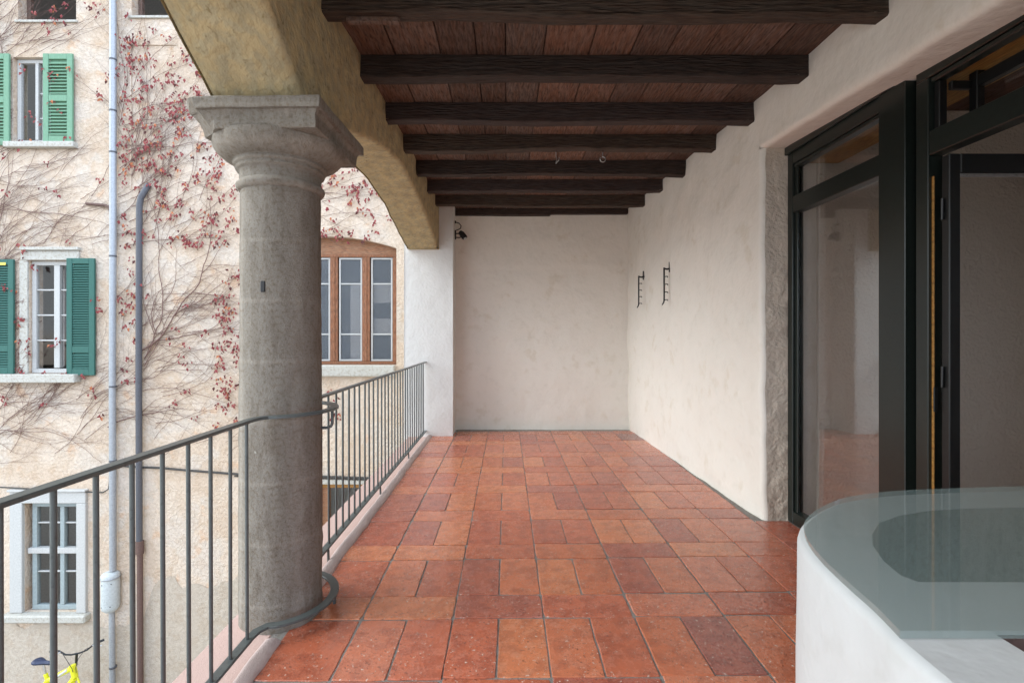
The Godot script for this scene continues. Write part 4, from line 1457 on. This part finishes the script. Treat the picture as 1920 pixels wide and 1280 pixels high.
func leaf(u: float, v: float, px: float) -> void:
	# one small hanging leaf, folded along its midrib
	var a := rng.randf_range(-0.9, 0.9) + PI / 2
	var dir := Vector3(cos(a), -sin(a), rng.randf_range(-0.1, 0.5)).normalized()
	var side := dir.cross(Vector3(rng.randf_range(-0.5, 0.5), rng.randf_range(-0.3, 0.3), 1)).normalized()
	var out := side.cross(dir).normalized()
	if out.z < 0:
		out = -out
	var s := px * YARD_WALL / FOCAL
	var p := W(u, v, rng.randf_range(0.03, 0.09))
	var tip := p + dir * s - out * s * 0.15
	var mid := p + dir * s * 0.45 + out * s * 0.06
	var l := mid + side * s * rng.randf_range(0.22, 0.34) + out * s * 0.10
	var r := mid - side * s * rng.randf_range(0.22, 0.34) + out * s * 0.10
	var t := rng.randf()
	var c := Color(0.19, 0.030, 0.036).lerp(Color(0.30, 0.085, 0.075), t)
	if rng.randf() < 0.10:
		c = Color(0.40, 0.14, 0.06)
	elif rng.randf() < 0.2:
		c = Color(0.10, 0.035, 0.03)
	leaves.set_color(c)
	leaves.set_smooth_group(-1)
	for q in [[p, l, mid], [l, tip, mid], [tip, r, mid], [r, p, mid]]:
		tri(leaves, q[0], q[1], q[2], out)


func cluster(u: float, v: float) -> void:
	for k in rng.randi_range(3, 6):
		leaf(u + rng.randfn(0, 3.6), v + rng.randfn(0, 3.6), rng.randf_range(5.0, 9.0))


func stem(u: float, v: float, a: float, length: float, bend: float, r: float, level: int) -> void:
	var pts := []
	var radii := []
	var gone := 0.0
	var step := 7.0
	var ou := rng.randf() * 100.0
	while gone < length:
		if blocked(u, v) and rng.randf() < 0.8:
			break
		pts.append(W(u, v, 0.014 + r + absf(bump_noise.get_noise_2d(u * 0.03, v * 0.03 + ou)) * 0.02))
		radii.append(r * (1.0 - 0.7 * gone / length))
		a += bend + rng.randfn(0, 0.10)
		u += cos(a) * step
		v -= sin(a) * step
		gone += step
		var rate: float = leaf_rate.call(u, v)
		if rng.randf() < rate:
			cluster(u, v)
		if level < 3 and stem_budget > 0 and rng.randf() < 0.13:
			stem_budget -= 1
			var turn := rng.randf_range(0.35, 0.9) * (1.0 if rng.randf() < 0.5 else -1.0)
			stem(u, v, a + turn, (length - gone) * rng.randf_range(0.35, 0.75) + 20.0, -turn * 0.05, r * (1.0 - 0.7 * gone / length) * 0.72, level + 1)
	if pts.size() > 2:
		tube(stems, pts, radii.map(func(q: float) -> float: return q * 0.68), 4, false)


func vine(called_label: String, root: Vector3, rate: Callable, grow: Callable) -> void:
	stems = begin()
	leaves = begin()
	leaf_rate = rate
	var t := thing("climbing_vine", called_label, "creeper", root, "creepers on the courtyard wall")
	t.position = Vector3.ZERO
	grow.call()
	var s := put("stem", done(stems), M.vine_bark, t)
	s.set_meta("kind", "stuff")
	var l := put("foliage", done(leaves), M.vine_leaf, t)
	l.set_meta("kind", "stuff")


func build_vines() -> void:
	rng.seed = 21
	# thin bare shoots sweeping up and across round the shuttered windows
	vine("mostly bare creeper sweeping up round the green shuttered windows", Vector3.ZERO,
		func(u: float, v: float) -> float:
			if v > 740: return 0.002
			return 0.012 if (v < 60 and u > 60) or (v > 440 and v < 480) or (v > 255 and v < 290) else 0.003,
		func() -> void:
			stem_budget = 900
			for k in 64:
				var v := lerpf(980, 60, k / 64.0) + rng.randf_range(-14, 14)
				stem(-70 + rng.randf_range(-40, 20), v, rng.randf_range(0.55, 1.0), rng.randf_range(220, 420), rng.randf_range(-0.018, 0.006), 0.0085, 1)
			for k in 26:
				stem(rng.randf_range(0, 190), rng.randf_range(720, 850), rng.randf_range(0.5, 1.0), rng.randf_range(120, 300), rng.randf_range(-0.02, 0.01), 0.006, 1)
			for k in 22:
				stem(rng.randf_range(20, 205), rng.randf_range(290, 460), rng.randf_range(0.2, 0.9), rng.randf_range(80, 220), rng.randf_range(-0.02, 0.01), 0.006, 1)
			for k in 10:
				stem(rng.randf_range(0, 100), rng.randf_range(60, 110), rng.randf_range(0.2, 0.7), rng.randf_range(100, 220), rng.randf_range(-0.01, 0.02), 0.006, 1)
			for k in 9:
				stem(rng.randf_range(100, 180), rng.randf_range(480, 690), rng.randf_range(0.9, 2.0), rng.randf_range(40, 120), 0.0, 0.005, 2)
			for q in [[88, 45], [108, 20], [120, 35], [130, 50], [95, 60], [70, 25], [140, 65], [105, 40], [5, 460], [45, 455], [65, 495], [70, 500], [112, 640], [100, 645], [20, 540], [35, 545], [38, 600], [40, 640], [190, 560], [192, 580], [42, 690], [85, 695], [120, 700], [160, 700], [10, 740], [15, 750], [180, 720], [60, 270], [130, 258], [105, 190], [120, 205], [5, 265], [50, 130], [60, 215], [80, 230]]:
				cluster(q[0], q[1]))
	# the leafy one between the pipes and the arch
	vine("creeper with many dark red leaf clusters between the downpipes and the arch", Vector3.ZERO,
		func(u: float, v: float) -> float: return 0.028 if v < 360 else 0.014,
		func() -> void:
			stem_budget = 330
			for k in 24:
				stem(222 + rng.randf_range(0, 30), rng.randf_range(150, 480), rng.randf_range(0.15, 1.2), rng.randf_range(130, 330), rng.randf_range(-0.015, 0.015), 0.0075, 1)
			for k in 14:
				stem(rng.randf_range(280, 380), rng.randf_range(360, 470), rng.randf_range(0.3, 1.6), rng.randf_range(100, 260), rng.randf_range(-0.015, 0.015), 0.006, 1)
			for k in 120:
				var v := rng.randf_range(60, 455)
				var u := rng.randf_range(228, 452)
				cluster(u, v)
				if rng.randf() < 0.4:
					cluster(u + rng.randf_range(-9, 9), v + rng.randf_range(4, 14))
			for k in 16:
				cluster(244 + rng.randf_range(-6, 6), 90 + k * 17.0))
	# fan of shoots spreading from behind the cast-iron pipe towards the column
	vine("creeper fanning out from the cast iron downpipe towards the stone column", Vector3.ZERO,
		func(u: float, v: float) -> float: return 0.03 if u > 405 else 0.008,
		func() -> void:
			stem_budget = 240
			stem(262, 662, 0.62, 330, 0.010, 0.019, 1)
			stem(272, 672, 0.98, 330, 0.006, 0.015, 1)
			stem(272, 686, 1.05, 170, -0.004, 0.013, 1)
			stem(205, 800, 0.55, 150, 0.01, 0.016, 1)
			for k in 22:
				stem(270 + rng.randf_range(-6, 40), lerpf(560, 800, k / 22.0) + rng.randf_range(-12, 12), rng.randf_range(-0.05, 0.35), rng.randf_range(130, 230), rng.randf_range(0.0, 0.018), 0.006, 1)
			for k in 12:
				stem(rng.randf_range(310, 400), rng.randf_range(440, 640), rng.randf_range(-0.1, 0.3), rng.randf_range(60, 150), rng.randf_range(-0.005, 0.015), 0.005, 1)
			for k in 9:
				stem(rng.randf_range(222, 262), rng.randf_range(480, 800), rng.randf_range(0.6, 1.4), rng.randf_range(90, 200), rng.randf_range(-0.01, 0.01), 0.006, 1)
			for k in 10:
				stem(rng.randf_range(270, 440), rng.randf_range(800, 860), rng.randf_range(0.2, 1.0), rng.randf_range(50, 120), 0.01, 0.005, 2)
			for k in 50:
				cluster(rng.randf_range(405, 470), rng.randf_range(520, 800))
			for k in 24:
				cluster(rng.randf_range(228, 262), rng.randf_range(430, 720)))
	# shoots over the wide window
	vine("thin creeper with red leaves above the arched wooden window", Vector3.ZERO,
		func(u: float, v: float) -> float: return 0.035,
		func() -> void:
			stem_budget = 50
			for k in 9:
				stem(560, lerpf(330, 480, k / 9.0), rng.randf_range(-0.05, 0.5), rng.randf_range(120, 220), rng.randf_range(-0.01, 0.012), 0.006, 1)
			for k in 28:
				cluster(rng.randf_range(602, 745), rng.randf_range(335, 455))
			for k in 6:
				cluster(rng.randf_range(600, 640), rng.randf_range(715, 790)))


# ==================================================================== bicycle
func build_bicycle() -> void:
	var b := thing("bicycle", "small yellow children's bicycle with dark saddle parked by the courtyard wall", "bicycle", P(-6.25, GROUND, 7.2))
	b.rotation.y = deg_to_rad(-4)
	# own axes: x forward, y up, z to the rider's right
	var rw := Vector3(-0.42, 0.26, 0)
	var fw := Vector3(0.42, 0.26, 0)
	var head_top := Vector3(0.20, 0.86, 0)
	var head_low := Vector3(0.24, 0.69, 0)
	var crank := Vector3(-0.06, 0.28, 0)
	var seat_top := Vector3(-0.20, 0.72, 0)
	var tubes := [[head_low, crank, 0.042], [head_top + Vector3(0.005, -0.04, 0), seat_top + Vector3(0.02, -0.10, 0), 0.034], [crank, seat_top, 0.026], [head_top, head_low, 0.040]]
	for t in tubes:
		put("frame_tube", tube_mesh([t[0], t[1]], t[2], 12), M.yellow_paint, b)
	put("stripe", tube_mesh([head_top + Vector3(-0.05, -0.055, 0.018), seat_top + Vector3(0.10, -0.085, 0.018)], 0.021, 8), M.white_frame_paint, b)
	for s in [-1.0, 1.0]:
		put("chain_stay", tube_mesh([crank, rw + Vector3(0, 0, 0.05 * s)], 0.010, 8), M.yellow_paint, b)
		put("seat_stay", tube_mesh([seat_top + Vector3(0.01, -0.08, 0), rw + Vector3(0, 0, 0.05 * s)], 0.010, 8), M.yellow_paint, b)
	var fork := window_part(b, "fork")
	fork.position = head_low
	fork.rotation.y = deg_to_rad(-60)
	for s in [-1.0, 1.0]:
		put("blade", tube_mesh([Vector3(0, 0, 0.02 * s), Vector3(0.03, -0.06, 0.05 * s), fw - head_low + Vector3(0, 0, 0.05 * s)], 0.014, 8), M.yellow_paint, fork)
	put("stem", tube_mesh([Vector3(-0.04, 0.14, 0), Vector3(-0.07, 0.27, 0), Vector3(-0.03, 0.31, 0)], 0.016, 8), M.black_paint, fork)
	put("handlebar", tube_mesh([Vector3(-0.11, 0.385, -0.30), Vector3(-0.09, 0.37, -0.20), Vector3(-0.05, 0.32, -0.12), Vector3(-0.03, 0.31, -0.05), Vector3(-0.03, 0.31, 0.05), Vector3(-0.05, 0.32, 0.12), Vector3(-0.09, 0.37, 0.20), Vector3(-0.11, 0.385, 0.30)], 0.012, 8), M.black_paint, fork)
	for s in [-1.0, 1.0]:
		put("grip", tube_mesh([Vector3(-0.096, 0.374, 0.225 * s), Vector3(-0.11, 0.386, 0.305 * s)], 0.018, 8), M.tyre_rubber, fork)
		put("brake_lever", tube_mesh([Vector3(-0.075, 0.36, 0.18 * s), Vector3(-0.04, 0.34, 0.22 * s), Vector3(-0.045, 0.345, 0.29 * s)], 0.009, 6), M.steel, fork)
		put("brake_cable", tube_mesh([Vector3(-0.07, 0.35, 0.17 * s), Vector3(0.05, 0.38, 0.12 * s), Vector3(0.10, 0.30, 0.06 * s), Vector3(0.06, 0.16, 0.02 * s), Vector3(0.0, 0.04, 0.015 * s)], 0.004, 5), M.cable_black, fork)
	for wh in [[rw, b, Vector3.ZERO], [fw - head_low, fork, Vector3.ZERO]]:
		var w := window_part(wh[1], "wheel")
		w.position = wh[0]
		var tyre := []
		var rim := []
		for k in 33:
			var t := TAU * k / 32
			tyre.append(Vector3(cos(t), sin(t), 0) * 0.235)
			rim.append(Vector3(cos(t), sin(t), 0) * 0.208)
		if wh[1] == b:
			put("tyre", tube_mesh(tyre, 0.024, 8), M.tyre_rubber, w)
			put("rim", tube_mesh(rim, 0.010, 6), M.steel, w)
			put("hub", tube_mesh([Vector3(0, 0, -0.05), Vector3(0, 0, 0.05)], 0.02, 8), M.steel, w)
			for k in 14:
				var t := TAU * k / 14
				put("spoke", tube_mesh([Vector3(0, 0, 0.03 * (1 if k % 2 else -1)), Vector3(cos(t), sin(t), 0) * 0.204], 0.0015, 4), M.steel, w)
		else:
			# joined: the front wheel is itself part of the fork
			var st := begin()
			tube(st, tyre, 0.024, 8, false)
			w.free()
			var o := put("wheel", done(st), M.tyre_rubber, fork)
			o.position = wh[0]
			var ri := begin()
			tube(ri, rim, 0.010, 6, false)
			tube(ri, [Vector3(0, 0, -0.05), Vector3(0, 0, 0.05)], 0.02, 8)
			for k in 14:
				var t := TAU * k / 14
				tube(ri, [Vector3(0, 0, 0.03 * (1 if k % 2 else -1)), Vector3(cos(t), sin(t), 0) * 0.204], 0.0015, 4)
			var p := put("wheel_rim", done(ri), M.steel, fork)
			p.position = wh[0]
	var guard := []
	for k in 13:
		var t := lerpf(0.35, 2.6, k / 12.0)
		guard.append(rw + Vector3(cos(t), sin(t), 0) * 0.285)
	put("mudguard", tube_mesh(guard, 0.022, 8), M.blue_guard, b)
	put("seat_post", tube_mesh([seat_top, seat_top + Vector3(-0.03, 0.12, 0)], 0.013, 8), M.steel, b)
	var sd := begin()
	grid(sd, 16, 12, func(a: float, c: float) -> Vector3:
		var x := lerpf(-0.14, 0.15, a)
		var wide := lerpf(0.085, 0.022, ss(0.15, 0.75, a)) * (1.0 - pow(absf(a * 2 - 1), 6.0) * 0.8)
		var t := TAU * c
		return seat_top + Vector3(-0.04 + x, 0.15 + 0.03 * sin(t) * (1.0 - pow(absf(a * 2 - 1), 8.0)) + 0.03 * (1.0 - a) * (1.0 - a), wide * cos(t)), Vector3.UP)
	put("saddle", done(sd), M.saddle_vinyl, b)
	put("chain_wheel", tube_mesh([crank + Vector3(0, 0, 0.035), crank + Vector3(0, 0, 0.041)], 0.075, 20), M.black_paint, b)
	for s in [-1.0, 1.0]:
		put("crank_arm", tube_mesh([crank + Vector3(0, 0, 0.06 * s), crank + Vector3(0.10 * s, -0.09, 0.07 * s)], 0.009, 6), M.steel, b)
		put("pedal", box_mesh(crank + Vector3(0.10 * s, -0.09, 0.12 * s), Vector3(0.07, 0.02, 0.08), 0.004), M.black_paint, b)
	put("kickstand", tube_mesh([crank + Vector3(-0.08, 0, -0.03), Vector3(-0.18, 0.0, -0.16)], 0.008, 6), M.steel, b)


# ==================================================================== small things in the loggia
func build_small_things() -> void:
	# iron pot brackets on the wall: a hanging bar held off the wall by short rungs
	for q in [[6.62, 1.757, 1.70, "iron bracket with rungs on the plaster wall near the end wall"], [5.66, 1.790, 1.68, "iron bracket with rungs on the plaster wall nearer the glass doors"]]:
		var d: float = q[0]
		var x: float = q[1]
		var y: float = q[2]
		var b := thing("wall_bracket", q[3], "bracket", P(x, y, d), "iron brackets on the plaster wall")
		var off := -0.062
		put("wall_bar", tube_mesh([Vector3(-0.004, 0.36, 0), Vector3(-0.004, 0.47, 0)], 0.008, 8), M.black_iron, b)
		put("arm", tube_mesh([Vector3(0.01, 0.40, 0), Vector3(-0.03, 0.392, 0), Vector3(off, 0.40, 0)], 0.010, 8), M.black_iron, b)
		put("hanging_bar", tube_mesh([Vector3(off, 0.41, 0), Vector3(off, 0.05, 0), Vector3(off - 0.006, 0.025, 0), Vector3(off - 0.022, 0.0, 0)], [0.010, 0.009, 0.008, 0.006], 8), M.black_iron, b)
		for k in 4:
			var h := 0.055 + k * 0.085
			put("rung", tube_mesh([Vector3(off, h, 0), Vector3(off + 0.036, h + 0.004, 0), Vector3(off + 0.040, h - 0.010, 0)], 0.0055, 6), M.black_iron, b)
	# wire hooks under a beam
	for q in [[0.435, 5.22, "bent wire hook with its end twisted upward under the dark beam"], [0.845, 5.22, "round wire hook loop hanging under the dark beam"]]:
		var h := thing("beam_hook", q[2], "hook", P(q[0], 2.955, q[1] - 0.68), "hooks under the ceiling beam")
		var pts := [Vector3(0, 0.01, 0), Vector3(0, -0.035, 0)]
		if q[0] < 0.5:
			pts += [Vector3(0.008, -0.06, 0), Vector3(0.0, -0.085, 0.006), Vector3(-0.004, -0.10, 0.01), Vector3(0.02, -0.075, 0.02), Vector3(0.026, -0.05, 0.02)]
		else:
			for k in 11:
				var t := PI / 2 - TAU * 0.85 * k / 10.0
				pts.append(Vector3(cos(t) * 0.024, -0.062 + sin(t) * 0.024, k * 0.001))
		put("wire", tube_mesh(pts, 0.0045, 6), M.steel, h)
		put("plate", tube_mesh([Vector3(0, 0.012, 0), Vector3(0, 0.002, 0)], 0.010, 8), M.rust_iron, h)
	# little spot lamp on the side of the pilaster, with its loop of cable
	var l := thing("spot_lamp", "small black spot lamp with a loop of cable on the pilaster corner", "spot lamp", P(-0.735, 2.72, 7.22))
	put("wall_plate", box_mesh(Vector3(0.012, 0.03, 0), Vector3(0.03, 0.125, 0.06), 0.006), M.black_iron, l)
	put("arm", tube_mesh([Vector3(0.02, 0.05, 0), Vector3(0.07, 0.045, 0.01), Vector3(0.11, 0.03, 0.02)], 0.008, 8), M.black_iron, l)
	put("arm", tube_mesh([Vector3(0.02, -0.005, 0), Vector3(0.07, -0.01, 0.01), Vector3(0.11, 0.0, 0.02)], 0.008, 8), M.black_iron, l)
	put("head", tube_mesh([Vector3(0.085, 0.065, 0.01), Vector3(0.11, 0.04, 0.025), Vector3(0.15, -0.015, 0.05), Vector3(0.158, -0.028, 0.055)], [0.030, 0.040, 0.040, 0.032], 14), M.black_iron, l)
	put("lens", tube_mesh([Vector3(0.157, -0.026, 0.054), Vector3(0.161, -0.032, 0.057)], 0.024, 14), M.steel, l)
	put("cable", tube_mesh([Vector3(0.005, 0.21, 0), Vector3(0.03, 0.205, 0), Vector3(0.07, 0.19, 0.01), Vector3(0.098, 0.155, 0.01), Vector3(0.09, 0.12, 0.01), Vector3(0.05, 0.10, 0), Vector3(0.015, 0.09, 0)], 0.0075, 6), M.black_iron, l)
	put("junction", box_mesh(Vector3(0.012, 0.21, 0), Vector3(0.03, 0.035, 0.03), 0.004), M.black_iron, l)
